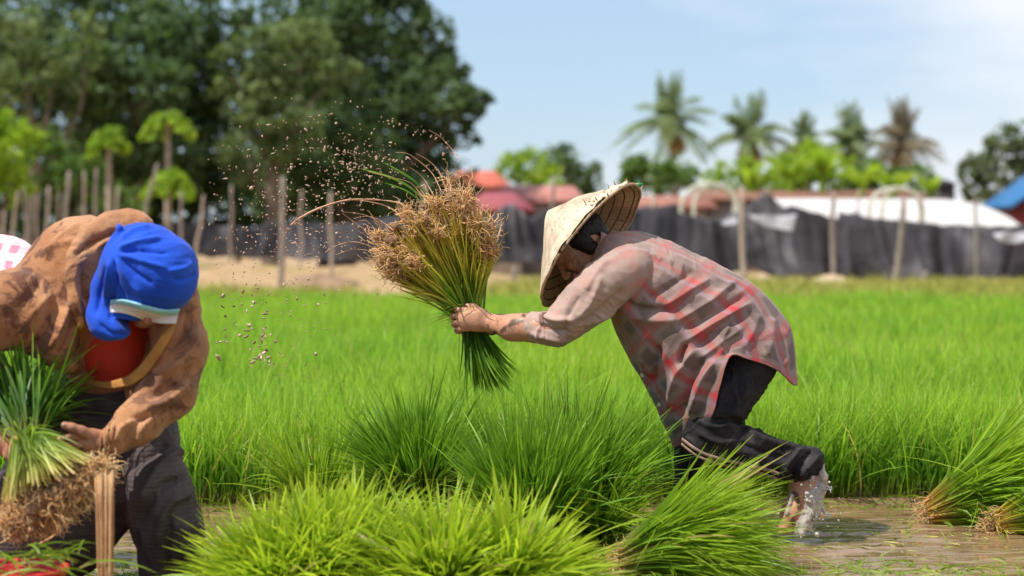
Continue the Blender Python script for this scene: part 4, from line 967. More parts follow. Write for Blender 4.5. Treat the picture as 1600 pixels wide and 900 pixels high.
def ribbon_on(bv, name, top, bot, n, m, off, thick, mt, parent, uvk=None, attrs=None):
    """cloth strip lying on a garment, between two pixel curves"""
    A = catmull(np.array(top, float), n); B = catmull(np.array(bot, float), n); D = np.zeros((m, n))+np.nan; pix = np.zeros((m, n, 2))
    for j in range(m):
        q = A+(B-A)*(j/(m-1))
        for i in range(n):
            pix[j, i] = q[i]; d = P(q[i, 0], q[i, 1], 1.0)-EYE; L = np.linalg.norm(d); hit = bv.ray_cast(Vector(EYE), Vector(d/L))
            if hit[0] is not None: D[j, i] = hit[0][1]
    ok = ~np.isnan(D)
    for _ in range(60):      # fill misses from neighbours, then smooth so the strip spans hollows
        if ok.all(): break
        for j in range(m):
            for i in range(n):
                if not ok[j, i]:
                    v_ = [D[a, b] for a, b in ((j-1, i), (j+1, i), (j, i-1), (j, i+1)) if 0 <= a < m and 0 <= b < n and not np.isnan(D[a, b])]
                    if v_: D[j, i] = np.mean(v_)
        ok = ~np.isnan(D)
    mn = D.copy()
    for _ in range(4):
        pd = np.pad(D, 1, mode='edge'); D = (pd[:-2, 1:-1]+pd[2:, 1:-1]+pd[1:-1, :-2]+pd[1:-1, 2:]+D)/5
    D = np.minimum(D, mn+.002)-off
    V = np.array([[P(pix[j, i, 0], pix[j, i, 1], D[j, i]) for i in range(n)] for j in range(m)]).reshape(-1, 3)
    Fq = grid_faces(n, m); 
    UU, VV = np.meshgrid(np.linspace(0, 1, n), np.linspace(0, 1, m))
    o = mesh_obj(name, V, Fq, mt, parent, uv=np.stack([UU.ravel()*(uvk or 1), VV.ravel()], -1)); sm = o.modifiers.new('t', 'SOLIDIFY'); sm.thickness = thick; return o
bt = bvh_of(V, Fq)
M_stripe = simple('tan_stripe', (0.34, 0.22, 0.17), (0.22, 0.14, 0.11), 25, .8)
ribbon_on(bt, 'stripe', [(1067, 684), (1100, 706), (1150, 720), (1195, 730), (1218, 738)], [(1066, 689), (1099, 711), (1149, 725), (1194, 735), (1217, 743)], 80, 3, .003, .003, M_stripe, trousers)
ribbon_on(bt, 'stripe', [(1066, 692), (1098, 714), (1148, 728), (1193, 738), (1215, 746)], [(1065, 696), (1097, 718), (1147, 732), (1192, 742), (1214, 750)], 80, 3, .003, .003, M_stripe, trousers)

# ---- conical hat
m, nt = mat('palm_leaf_hat')
f = noise(nt, 9, 5, .6); f2 = noise(nt, 40, 4, .65); tcu = N(nt, 'ShaderNodeUVMap'); spu = N(nt, 'ShaderNodeSeparateXYZ'); nt.links.new(tcu.outputs[0], spu.inputs[0])
c = ramp(nt, f, [(0.3, (0.36, 0.27, 0.18)), (0.5, (0.56, 0.45, 0.32)), (0.7, (0.70, 0.60, 0.45))])
c = mixc(nt, ramp(nt, f2, [(0.56, (0, 0, 0)), (0.68, (.8, .8, .8))]), c, (0.27, 0.18, 0.12))
fr = mth(nt, 'FRACT', mth(nt, 'MULTIPLY', spu.outputs['X'], 26)); sl_ = mth(nt, 'LESS_THAN', fr, .05); c = mixc(nt, mth(nt, 'MULTIPLY', sl_, .5), c, (0.33, 0.22, 0.13))
finish(nt, c, .75, mth(nt, 'ADD', mth(nt, 'MULTIPLY', fr, .5), f2), .4, .004, .25, trans=(.5, .35, .2), tfac=.06); M_hat = m
m, nt = mat('hat_lining'); tcu = N(nt, 'ShaderNodeUVMap'); spu = N(nt, 'ShaderNodeSeparateXYZ'); nt.links.new(tcu.outputs[0], spu.inputs[0])
c = ramp(nt, noise(nt, 12, 5), [(0.3, (0.30, 0.19, 0.10)), (0.7, (0.52, 0.36, 0.21))])
fr = mth(nt, 'FRACT', mth(nt, 'MULTIPLY_ADD', spu.outputs['Y'], 9, .5)); ln = mth(nt, 'LESS_THAN', fr, .13); c = mixc(nt, ln, c, (0.06, 0.03, 0.02))
fr2 = mth(nt, 'FRACT', mth(nt, 'MULTIPLY', spu.outputs['X'], 40)); c = mixc(nt, mth(nt, 'MULTIPLY', mth(nt, 'LESS_THAN', fr2, .12), .5), c, (0.22, 0.13, 0.07))
finish(nt, c, .8, noise(nt, 30), .4, .004, .2); M_lin = m
RC = Wk(924, 383, -.01); oz = hat_o; e1 = nrm(np.array([.50, 0, .62])-oz*np.dot([.50, 0, .62], oz)); e2 = np.cross(oz, e1)
def cone(Rr, H, off, nu=220, nv=60, seed=1, jag=.010):
    Vv = []
    for j in range(nv):
        t = j/(nv-1); rr = Rr*(t**.93)
        for i in range(nu):
            a = i/nu*2*np.pi; r2 = rr*(1+ (jag*3*vnoise(np.array([math.cos(a)*3, math.sin(a)*3, 1.]), 1.5, seed)+jag*vnoise(np.array([math.cos(a)*16, math.sin(a)*16, 1.]), 1.7, seed))*t**3)
            z = -H*(1-t**1.12)+off
            Vv.append(RC+oz*z+(e1*math.cos(a)+e2*math.sin(a))*max(r2, .002))
    return np.array(Vv), grid_faces(nu, nv, True)
V, Fq = cone(.238, .178, 0); A, B = np.meshgrid(np.arange(220)/220, np.linspace(0, 1, 60))
Nn = normals(V, Fq); V = V+Nn*((np.abs(np.sin(A.ravel()*np.pi*26))-.5)*.0022*B.ravel()+fbm(V, 9, 3, 3)*.006)[:, None]
# crumpled, torn strip near the upper rim
pxv = PX(V); near_rim = np.exp(-((pxv[:, 0]-958)/34)**2)*np.clip(B.ravel()-.45, 0, 1)*2; V = V+Nn*(vnoise(V, 55, 9)*.010*near_rim)[:, None]
hat = mesh_obj('hat', V, Fq, M_hat, person_w, uv=np.stack([A.ravel(), B.ravel()], -1)); hat['label'] = 'cream conical palm leaf hat with frayed rim'
V, Fq = cone(.230, .170, -.001, seed=1); mesh_obj('lining', V, Fq[:, ::-1], M_lin, hat, uv=np.stack([A.ravel(), B.ravel()], -1))
an = np.linspace(0, 2*np.pi, 121); jj = np.array([.238*(1+.03*vnoise(np.array([math.cos(a)*3, math.sin(a)*3, 1.]), 1.5, 1)) for a in an])
q = RC+(e1*np.cos(an)[:, None]+e2*np.sin(an)[:, None])*(jj-.002)[:, None]; M_cane = simple('cane', (0.50, 0.36, 0.22), (0.3, 0.2, 0.12), 30)
strand_obj('rim', tube_arrays(q[None], np.full((1, 121), .0048), 6), M_cane, hat)
# frayed leaf bits on the rim, apex cap, green tie
r_ = np.random.default_rng(4); n = 90; a = r_.uniform(-1.1, 1.2, n); rr = .238*r_.uniform(.70, 1.0, n)
b = RC+(e1*np.cos(a)[:, None]+e2*np.sin(a)[:, None])*rr[:, None]-oz*(.178*(1-(rr/.238)))[:, None]-oz*.002
strand_obj('frayed_leaf', blades(b, nrm(e1*np.cos(a+.6)[:, None]+e2*np.sin(a+.6)[:, None]-oz*.25+r_.normal(size=(n, 3))*.35), r_.uniform(.010, .032, n), .006, r_.normal(size=(n, 3))*.3, 3, r=r_), M_cane, hat)
g_ = RC+e1*.240; S = Sdf(g_-.03, g_+.03, .002); S.cap(g_, g_+[-.004, 0, .012], .005, .003, .003); S.cap(g_, g_+[.010, -.004, .004], .004, .003, .003); V, Fq = keep_largest(*S.mesh()); mesh_obj('tie', V, Fq, simple('green_string', (0.02, 0.35, 0.10)), hat)
# chin cord
q = catmull([Wk(884, 381, -.085), Wk(895, 392, -.088), Wk(905, 404, -.080), Wk(903, 418, -.06)], 20); strand_obj('chin_cord', tube_arrays(q[None], np.full((1, 20), .0032), 6), M_cane, hat)
q = catmull([Wk(886, 384, -.084), Wk(893, 400, -.084), Wk(898, 416, -.07)], 20); strand_obj('chin_cord', tube_arrays(q[None], np.full((1, 20), .0022), 6), M_cane, hat)
# bracelet cord on the wrist
q = [Wk(765+2*math.cos(t), 505+15*math.sin(t), -.04+.03*math.cos(t)) for t in np.linspace(0, 6.28, 24)]
strand_obj('bracelet', tube_arrays(np.array(q)[None], np.full((1, 24), .0016), 5), M_cane, person_w)

# ============ stooping person in brown jacket (left) ============
YL = 5.0
def Lk(px, py, dy=0.0):
    return P(px, py, YL+dy)
pxm = YL/F      # metres per pixel
# body
HC2 = Lk(230, 446, -.115)
up2 = nrm(np.array([.30, -.62, .62])); fw2 = nrm(np.array([.18, -.62, -.76]))
def body_l(S):
    hq2 = head(S, HC2, up2, fw2, .90)
    S.chain([hq2(-.03, -.03), Lk(200, 450, -.02), Lk(170, 450, .08)], [.055, .055, .09], .03)
    S.chain([Lk(160, 450, .05), Lk(170, 540, .13), Lk(185, 640, .22)], [.125, .12, .13], .05)
    for p_ in ([Lk(265, 480, -.02), Lk(268, 590, -.08), Lk(178, 690, -.17), Lk(158, 690, -.185)], [Lk(60, 470, -.02), Lk(-80, 545, -.22), Lk(-50, 650, -.22), Lk(-5, 690, -.23)]):
        S.chain(p_, [.06, .042, .030, .026], .02)
    # left hand (right in the photo): palm up under the stems, thumb free on top
    S.chain([Lk(162, 690, -.185), Lk(140, 688, -.19), Lk(122, 689, -.195)], [.027, .033, .030], .012, (np.array([0, .5, -.85]), .75))
    fingers(S, [[Lk(126, 682, -.215), Lk(108, 683, -.235), Lk(92, 688, -.24), Lk(80, 693, -.235)],
                [Lk(124, 690, -.205), Lk(104, 692, -.222), Lk(88, 697, -.225), Lk(76, 700, -.22)],
                [Lk(126, 698, -.20), Lk(107, 701, -.21), Lk(94, 705, -.21), Lk(84, 707, -.20)],
                [Lk(130, 704, -.195), Lk(115, 708, -.20), Lk(104, 711, -.20), Lk(96, 712, -.195)]], .0100, .003)
    S.chain([Lk(145, 682, -.205), Lk(128, 674, -.225), Lk(112, 668, -.235), Lk(101, 665, -.238)], [.0165, .0135, .0115, .0098], .005)
    # right hand reaching round the leaves
    S.chain([Lk(-10, 690, -.23), Lk(8, 690, -.235), Lk(20, 692, -.24)], [.028, .032, .028], .012, (np.array([0, 1., 0]), .7))
    fingers(S, [[Lk(18, 684, -.262), Lk(30, 681, -.27), Lk(41, 680, -.272)], [Lk(16, 694, -.262), Lk(26, 695, -.265), Lk(32, 699, -.25)], [Lk(14, 703, -.26), Lk(24, 706, -.262), Lk(29, 709, -.25)], [Lk(10, 711, -.255), Lk(18, 715, -.258), Lk(23, 717, -.25)]], .0102, .003)
    # legs down into the paddy
    S.chain([Lk(205, 660, .16), Lk(248, 800, .0), Lk(280, 990, .04)], [.08, .045, .035], .03)
    S.chain([Lk(120, 670, .20), Lk(50, 830, .03), Lk(55, 1000, .06)], [.08, .05, .035], .03)
    for cx_ in (285, 60): S.cap(Lk(cx_, 1010, .05), Lk(cx_+2, 1016, -.10), .036, .026, .02)
    return hq2
S = Sdf([Lk(-150, 0)[0], YL-.5, -.30], [Lk(330, 0)[0], YL+.5, 1.02], .0052)
hq2 = body_l(S)
V, Fq = keep_largest(*S.mesh()); V = relax(V, Fq, 1, .4)
H = Sdf(P(40, 735, YL-.34), P(175, 645, YL-.08), .0021); body_l(H); V, Fq = graft(V, Fq, *H.mesh(), lambda p: (PX(p)[:, 0] < 166) & (PX(p)[:, 0] > 60) & (PX(p)[:, 1] > 650) & (PX(p)[:, 1] < 730) & (p[:, 1] < YL-.10))
person_l = mesh_obj('person', V, Fq, M_skinB, attrs={'stain': stain(V, [[(92, 712), (110, 708), (130, 700)], [(76, 694), (84, 690)]], 2.5)})
tag(person_l, 'person in brown muddy jacket and blue headscarf stooping at the left edge', 'person')
# fingernails catch the light
for c_, n_ in ((Lk(99, 664.5, -.2475), 1), (Lk(42, 679, -.281), 1)):
    S = Sdf(c_-.02, c_+.02, .0014); S.ball(c_, .0058, .002, (np.array([0, 1, .2]), .35)); V, Fq = keep_largest(*S.mesh()); mesh_obj('fingernail', V, Fq, simple('nail', (0.55, 0.36, 0.30), (0.45, 0.27, 0.22), 20, .35), person_l)

# jacket
def jacket_mat():
    m, nt = mat('brown_cotton'); f = noise(nt, 5, 5, .6)
    c = ramp(nt, f, [(0.3, (0.20, 0.08, 0.034)), (0.55, (0.37, 0.168, 0.075)), (0.75, (0.51, 0.27, 0.14))])
    st_ = ramp(nt, noise(nt, 9, 6, .7, dist=.8), [(0.52, (0, 0, 0)), (0.57, (1, 1, 1))]); c = mixc(nt, mth(nt, 'MULTIPLY', st_, .85), c, (0.11, 0.042, 0.026))
    lt = ramp(nt, noise(nt, 3, 4, .6), [(0.5, (0, 0, 0)), (0.75, (1, 1, 1))]); c = mixc(nt, mth(nt, 'MULTIPLY', lt, .4), c, (0.60, 0.38, 0.24))
    finish(nt, c, .85, mth(nt, 'ADD', noise(nt, 22, 6, .68, dist=.6), mth(nt, 'MULTIPLY', noise(nt, 280, 2), .25)), .6, .012, .1, sheen=.15); return m
M_jk = jacket_mat()
S = Sdf([Lk(-170, 0)[0], YL-.44, .30], [Lk(335, 0)[0], YL+.5, 1.06], .005)
S.chain([Lk(128, 425, .12), Lk(150, 480, .10), Lk(165, 560, .16)], [.142, .145, .125], .05)
S.chain([Lk(205, 420, .08), Lk(262, 470, .0)], [.12, .075], .05)
S.chain([Lk(128, 420, .12), Lk(58, 470, .0)], [.132, .098], .04)
S.chain([Lk(55, 472, .0), Lk(-25, 498, -.16), Lk(-95, 545, -.24), Lk(-60, 640, -.22)], [.100, .085, .08, .07], .03)
S.cap(Lk(15, 475, -.10), Lk(92, 530, -.06), .085, .075, .04)
S.chain([Lk(262, 470, -.02), Lk(277, 545, -.05), Lk(262, 612, -.08), Lk(215, 660, -.14), Lk(178, 688, -.175)], [.078, .075, .068, .054, .042], .03)
S.cap(Lk(250, 560, 0), Lk(225, 610, -.02), .07, .05, .04)
S.cap(Lk(90, 520, -.03), Lk(105, 560, -.02), .075, .04, .03)
# opening at the chest
S.cut_poly([(150, 470), (250, 490), (262, 530), (228, 580), (196, 602), (128, 586), (120, 560), (138, 500)], YL, YL-.44, YL+.03, .012)
# rolled hood round the neck
hood = [Lk(222, 350, -.03), Lk(200, 343, -.02), Lk(170, 350, -.03), Lk(138, 370, -.06), Lk(118, 400, -.09), Lk(113, 435, -.11), Lk(118, 470, -.12), Lk(128, 505, -.10)]
S.chain(hood, [.024, .026, .028, .026, .022, .018, .016, .014], .012)
S.chain([Lk(215, 362, .0), Lk(180, 372, -.02), Lk(150, 400, -.03), Lk(140, 450, -.05)], [.05, .055, .05, .035], .025)
V, Fq = keep_largest(*S.mesh()); V = relax(V, Fq, 2, .4); V = cloth_noise(V, Fq, .0036, 6.0, (1, 1, 1), 14); V = cloth_noise(V, Fq, .0018, 20, (1, 1, .6), 44)
V = strokes(V, Fq, [([(50, 545), (75, 510), (85, 470)], 8, -.014), ([(70, 550), (90, 520), (105, 480)], 7, .014), ([(92, 560), (108, 525), (118, 485)], 6, -.012), ([(20, 520), (50, 490), (80, 460)], 8, .008), ([(0, 500), (40, 470), (70, 430)], 8, -.006),
                    ([(60, 400), (90, 385), (120, 375)], 7, .006), ([(298, 480), (285, 520), (262, 550)], 8, -.012), ([(305, 520), (285, 560), (250, 590)], 8, .014), ([(300, 570), (275, 600), (235, 620)], 8, -.013), ([(292, 600), (262, 625), (225, 640)], 7, .012), ([(275, 635), (240, 650), (205, 655)], 6, -.010),
                    ([(215, 655), (190, 670), (180, 690)], 5, .010), ([(230, 650), (206, 668), (195, 695)], 5, -.008), ([(245, 645), (222, 668), (212, 690)], 5, .009), ([(125, 350), (95, 370), (65, 410)], 6, .006), ([(118, 398), (150, 375), (185, 360)], 5, -.016), ([(150, 392), (165, 378), (190, 370)], 4, .010)])
jacket = mesh_obj('jacket', V, Fq, M_jk, person_l); bj = bvh_of(V, Fq)
# placket bands
M_yel = simple('ochre_placket', (0.50, 0.25, 0.06), (0.34, 0.15, 0.04), 18, .8)
ribbon_on(bj, 'placket', [(118, 496), (124, 520), (126, 545), (122, 570), (108, 582)], [(130, 494), (136, 520), (137, 548), (131, 575), (110, 588)], 50, 6, .006, .006, M_yel, jacket)
def free_strip(name, A, B, n, thick, mt, parent):
    a = catmull(np.array(A), n); b = catmull(np.array(B), n); V = np.concatenate([a+(b-a)*s+np.array([0, -1, 0])*.0015*math.sin(s*3.14) for s in np.linspace(0, 1, 6)]); o = mesh_obj(name, V, grid_faces(n, 6), mt, parent); sm = o.modifiers.new('t', 'SOLIDIFY'); sm.thickness = thick; return o
free_strip('placket', [Lk(270, 500, -.14), Lk(252, 524, -.15), Lk(234, 550, -.14), Lk(214, 575, -.12), Lk(192, 590, -.09), Lk(158, 596, -.04), Lk(120, 588, .02)], [Lk(276, 502, -.14), Lk(266, 528, -.155), Lk(247, 560, -.145), Lk(225, 588, -.13), Lk(196, 604, -.10), Lk(158, 606, -.045), Lk(118, 592, .02)], 60, .006, M_yel, jacket)
ribbon_on(bj, 'hood_edge', [(131, 402), (118, 412), (112, 430), (113, 450), (120, 475), (124, 496)], [(138, 404), (124, 415), (118, 432), (119, 450), (126, 474), (130, 494)], 50, 4, .003, .005, M_jk, jacket)
# cuff
q = np.array([Lk(180+10*math.cos(t)*.5-8, 688+19*math.sin(t)+6*math.cos(t), -.176+.043*math.cos(t)) for t in np.linspace(0, 2*np.pi, 30)])
strand_obj('cuff', tube_arrays(q[None], np.full((1, 30), .007), 6), M_jk, jacket)
q2 = q+[.012, 0, .004]; strand_obj('cuff', tube_arrays(q2[None], np.full((1, 30), .006), 6), M_jk, jacket)
# red shirt in the opening
S = Sdf(Lk(90, 620, -.2), Lk(300, 440, .3), .005)
S.chain([Lk(178, 490, .065), Lk(178, 540, .09), Lk(182, 575, .12)], [.105, .105, .10], .03)
V, Fq = keep_largest(*S.mesh()); V = relax(V, Fq, 2, .4); V = cloth_noise(V, Fq, .004, 12, (1, 1, 1), 5)
mesh_obj('shirt', V, Fq, simple('red_knit', (0.62, 0.055, 0.025), (0.45, 0.035, 0.02), 10, .85), person_l)
# checked cloth at the waist behind
m, nt = mat('pink_gingham'); gp = N(nt, 'ShaderNodeNewGeometry'); sp = N(nt, 'ShaderNodeSeparateXYZ'); nt.links.new(gp.outputs['Position'], sp.inputs[0])
def gb(src): return mth(nt, 'GREATER_THAN', mth(nt, 'FRACT', mth(nt, 'MULTIPLY', src, 24)), .5)
g1 = gb(sp.outputs['X']); g2 = gb(mth(nt, 'MULTIPLY_ADD', sp.outputs['X'], .15, sp.outputs['Z']))
c = mixc(nt, mth(nt, 'MULTIPLY', mth(nt, 'ADD', g1, g2), .45), (0.80, 0.72, 0.72), (0.78, 0.16, 0.24)); finish(nt, c, .8, noise(nt, 30), .3, .005, .2)
S = Sdf(Lk(-190, 540, -.05), Lk(150, 300, .6), .006); S.chain([Lk(-70, 470, .33), Lk(-2, 446, .26), Lk(42, 458, .18)], [.128, .130, .10], .04)
V, Fq = keep_largest(*S.mesh()); V = cloth_noise(V, Fq, .004, 9, (1, 1, 1), 3); mesh_obj('waist_cloth', V, Fq, m, person_l)
# headscarf
m, nt = mat('blue_headscarf'); f = noise(nt, 6, 4); c = ramp(nt, f, [(0.3, (0.008, 0.05, 0.40)), (0.7, (0.014, 0.085, 0.58))])
finish(nt, c, .8, mth(nt, 'ADD', noise(nt, 14, 3, .5), mth(nt, 'MULTIPLY', noise(nt, 240, 2), .1)), .35, .006, .15, sheen=.1); M_bl = m
S = Sdf(Lk(90, 580, -.34), Lk(390, 300, .1), .004)
S.cap(Lk(226, 420, -.15), Lk(246, 430, -.165), .113, .103, .02)
S.cap(Lk(222, 395, -.14), Lk(262, 408, -.16), .07, .062, .03)
S.chain([Lk(196, 400, -.10), Lk(172, 450, -.12), Lk(160, 492, -.13), Lk(166, 508, -.15), Lk(186, 514, -.17)], [.055, .042, .036, .034, .030], .03)
S.chain([Lk(215, 460, -.12), Lk(190, 490, -.13), Lk(185, 505, -.14)], [.07, .045, .03], .03)
S.chain([Lk(186, 384, -.165), Lk(182, 375, -.19), Lk(187, 356, -.195), Lk(184, 350, -.19)], [.018, .015, .009, .004], .008)
S.ball(Lk(181, 380, -.185), .017, .01); S.cap(Lk(181, 380, -.185), Lk(172, 400, -.17), .014, .01, .01)
# face opening under the brow band
S.cut_poly([(204, 493), (232, 500), (272, 503), (268, 545), (240, 534), (222, 514)], YL, YL-.45, YL-.09, .006)
V, Fq = keep_largest(*S.mesh()); V = relax(V, Fq, 1, .4); V = cloth_noise(V, Fq, .0022, 12, (1, 1, 1), 33)
V = strokes(V, Fq, [([(186, 388), (215, 378), (250, 372)], 4, .007), ([(188, 394), (220, 392), (262, 396)], 4, -.006), ([(188, 398), (222, 408), (262, 420)], 5, .007), ([(186, 402), (210, 425), (240, 445)], 5, -.007), ([(182, 404), (198, 432), (222, 460)], 5, .008), ([(178, 406), (182, 440), (196, 468)], 4, -.008), ([(172, 408), (168, 445), (166, 480)], 5, .008),
                    ([(165, 415), (156, 450), (150, 490)], 4, -.008), ([(182, 430), (176, 470), (172, 500)], 4, -.007), ([(155, 505), (175, 522), (205, 522)], 4, -.006), ([(300, 410), (285, 420), (262, 424)], 5, .005), ([(306, 428), (290, 436), (270, 436)], 4, -.005), ([(192, 372), (210, 360), (236, 354)], 4, .006)])
scarf = mesh_obj('headscarf', V, Fq, M_bl, person_l); scarf['label'] = 'bright blue knotted headscarf with white brow band'; bs = bvh_of(V, Fq)
M_wh = simple('white_cotton', (0.72, 0.72, 0.72), (0.55, 0.52, 0.54), 8, .8); M_cy = simple('pale_cyan_trim', (0.30, 0.62, 0.68), (0.22, 0.5, 0.58), 20, .7)
ribbon_on(bs, 'brow_band', [(172, 474), (195, 474), (225, 482), (255, 489), (279, 488)], [(172, 489), (194, 489), (222, 497), (252, 505), (275, 506)], 70, 9, .006, .005, M_wh, scarf)
ribbon_on(bs, 'trim', [(173, 468), (196, 468), (226, 476), (256, 483), (280, 482)], [(172, 475), (195, 475), (225, 483), (255, 490), (279, 489)], 70, 4, .010, .005, M_cy, scarf)
# dark wrap skirt over trousers
m, nt = mat('dark_wrap'); f = noise(nt, 5, 5, .6); f3 = noise(nt, 22, 4, .6)
c = ramp(nt, f, [(0.3, (0.035, 0.025, 0.026)), (0.6, (0.075, 0.055, 0.055)), (0.8, (0.15, 0.115, 0.105))]); c = mixc(nt, ramp(nt, f3, [(.6, (0, 0, 0)), (.75, (.5, .5, .5))]), c, (0.16, 0.12, 0.11))
tcx = N(nt, 'ShaderNodeTexCoord'); wvn = N(nt, 'ShaderNodeTexWave'); wvn.inputs['Scale'].default_value = 26; wvn.inputs['Distortion'].default_value = 3; wvn.bands_direction = 'Z'; nt.links.new(tcx.outputs['Object'], wvn.inputs['Vector'])
finish(nt, c, .75, mth(nt, 'ADD', mth(nt, 'MULTIPLY', wvn.outputs['Fac'], .25), noise(nt, 25, 4)), .45, .008, .3); M_wrap = m
S = Sdf([Lk(-160, 0)[0], YL-.40, -.28], [Lk(340, 0)[0], YL+.52, .66], .0055)
S.chain([Lk(165, 590, .20), Lk(170, 660, .20)], [.14, .165], .05)
S.chain([Lk(205, 660, .13), Lk(240, 770, -.02), Lk(262, 830, -.03), Lk(275, 990, .02)], [.118, .092, .082, .068], .03)
S.chain([Lk(120, 670, .16), Lk(60, 790, .0), Lk(40, 880, .0), Lk(50, 990, .05)], [.13, .125, .115, .085], .03)
S.chain([Lk(170, 690, .10), Lk(140, 790, .04), Lk(120, 850, .04)], [.11, .10, .075], .05)
S.cap(Lk(30, 800, -.04), Lk(90, 850, -.02), .08, .075, .05)
V, Fq = keep_largest(*S.mesh()); V = relax(V, Fq, 2, .4); V = cloth_noise(V, Fq, .008, 6, (1, 1, .8), 24)
V = strokes(V, Fq, [([(290, 700), (250, 730), (215, 790)], 9, .014), ([(295, 745), (255, 760), (210, 825)], 8, -.014), ([(298, 770), (262, 790), (245, 850)], 9, .014), ([(210, 830), (215, 860), (230, 890)], 6, -.014), ([(262, 690), (240, 710), (200, 730)], 8, -.010), ([(180, 720), (190, 780), (175, 840)], 9, -.012), ([(110, 640), (150, 665), (200, 660)], 8, .010), ([(95, 610), (140, 640), (190, 640)], 8, -.012), ([(80, 850), (140, 870), (195, 860)], 6, .012), ([(0, 870), (60, 880), (120, 870)], 7, -.01), ([(290, 820), (285, 850), (290, 890)], 8, .01), ([(268, 800), (262, 850), (265, 900)], 7, -.012)])
mesh_obj('wrap_skirt', V, Fq, M_wrap, person_l)
# ------------------------------------------------------------------ seedling bundles
M_bund = blade_mat('seedling_leaf', (0.33, 0.30, 0.09), (0.14, 0.27, 0.018), (0.29, 0.44, 0.03), (1.45, 1.45, 1.05), .42, .4, .45, dry=(.985, (.5, .4, .14)))
M_orb = blade_mat('orange_based_leaf', (0.55, 0.34, 0.09), (0.17, 0.31, 0.02), (0.30, 0.46, 0.03), (1.4, 1.4, 1.05), .4, .35, .45)
M_brt = blade_mat('bright_seedling_leaf', (0.38, 0.36, 0.10), (0.20, 0.34, 0.02), (0.42, 0.55, 0.04), (1.4, 1.4, 1.05), .45, .35, .45, dry=(.985, (.5, .4, .14)))
M_shadebl = blade_mat('shade_painted_leaf', (0.24, 0.24, 0.06), (0.05, 0.15, 0.013), (0.20, 0.38, 0.025), (1.3, 1.4, 1.1), .35, .35, .45)  # darker middle paints in the shade inside dense clumps
M_stem = blade_mat('seedling_stem', (0.06, 0.20, 0.02), (0.20, 0.38, 0.035), (0.62, 0.44, 0.07), (1.2, 1.2, 1.0), .3, .35, .5)
M_root = blade_mat('muddy_root', (0.58, 0.34, 0.14), (0.70, 0.44, 0.21), (0.82, 0.58, 0.33), (1, .9, .8), .15, .45, .8)
M_clod = simple('root_mud', (0.24, 0.135, 0.075), (0.14, 0.08, 0.045), 20, .9, .6, 60, .01)
def cone_dirs(ax, n, spread, r, power=.5):
    ax = nrm(np.asarray(ax, float)); u = nrm(np.cross(ax, [0.3, 1, .2])); v = np.cross(ax, u)
    a = r.uniform(0, 2*np.pi, n); s = spread*r.random(n)**power
    return nrm(ax+(u*np.cos(a)[:, None]+v*np.sin(a)[:, None])*np.tan(s)[:, None]), a, s
def roots(C, Rr, n, L, r, th=.0011, ax=None, segs=6):
    """tangle of thin roots through an ellipsoid"""
    d0 = nrm(r.normal(size=(n, 3))); p = C+d0*Rr*(r.random(n)**.4)[:, None]; d = nrm(r.normal(size=(n, 3))+(0 if ax is None else np.asarray(ax)*1.1))
    L = L*r.uniform(.5, 1.3, n); pts = [p]; st = (L/segs)[:, None]
    for i in range(segs): d = nrm(d+r.normal(size=(n, 3))*.55+(0 if ax is None else np.asarray(ax)*.15)); pts.append(pts[-1]+d*st)
    pts = np.stack(pts, 1); return tube_arrays(pts, np.full((n, segs+1), th)*np.linspace(1.3, .5, segs+1)[None]*r.uniform(.7, 1.5, n)[:, None], 3)
def bundle(px, py, Y, ax, n, L, spread, label, seed, m=None, group='seedling bundles standing in the paddy', width=.0086, rad=.05, droop=.35, z=None, segs=6, rootn=260, pw=.6, sweep=(0, 0, -1)):
    r = np.random.default_rng(seed); base = P(px, py, Y)
    if z is not None: base[2] = z
    e = empty('seedling_bundle', base, label, 'rice seedling bundle', group)
    ax = nrm(np.asarray(ax, float)); d, a, s = cone_dirs(ax, n, spread, r, pw)
    u = nrm(np.cross(ax, [0.3, 1, .2])); v = np.cross(ax, u); q = rad*(s/spread)[:, None]
    b = base+(u*np.cos(a)[:, None]+v*np.sin(a)[:, None])*q*r.uniform(.7, 1, n)[:, None]+ax*r.uniform(-.03, .05, n)[:, None]
    bend = np.asarray(sweep, float)*droop*r.uniform(.2, 1.3, n)[:, None]+(d-ax)*.25+r.normal(size=(n, 3))*.08
    wild = r.random(n) < .12; bend[wild] += r.normal(size=(int(wild.sum()), 3))*[.45, .45, .25]-[0, 0, .2]
    strand_obj('leaves', blades(b, d, L*r.normal(1, .13, n), width*r.uniform(.7, 1.3, n), bend, segs, r=r), m or M_bund, e, r)
    if rootn: strand_obj('roots', roots(base-ax*.02, np.array([rad, rad, rad])*1.15, rootn, .05, r, .0013, -ax), M_root, e, r)
    return e
gz = 0.0
bundle(655, 800, 6.25, (0.0, -.15, 1), 1500, .38, .52, 'dark standing seedling bundle fanning out in the middle, before the rice field', 101, M_shadebl, rad=.05, z=.02, droop=.2, pw=.75)
bundle(500, 800, 6.35, (-.05, -.1, 1), 420, .30, .50, 'small pale straw coloured bundle left of the dark standing bundle', 102, M_bund, rad=.05, z=.01, droop=.3)
bundle(832, 880, 5.55, (-.03, -.15, 1), 1500, .40, .36, 'tall standing bundle with a thick upright front, just right of the middle', 103, M_shadebl, rad=.06, z=.01, droop=.25, pw=.75)
bundle(892, 860, 5.85, (.16, -.1, 1), 1500, .42, .38, 'tall bundle just left of the plaid shirt hem, behind the upright one', 104, M_shadebl, rad=.07, z=.01, droop=.3, pw=.75)
bundle(985, 893, 5.35, (.88, -.22, .34), 2100, .385, .44, 'big bundle lying on its side below the striped trouser leg, tips to the right', 105, M_bund, rad=.055, z=.03, droop=.30, pw=.65, group='seedling bundles lying in the water')
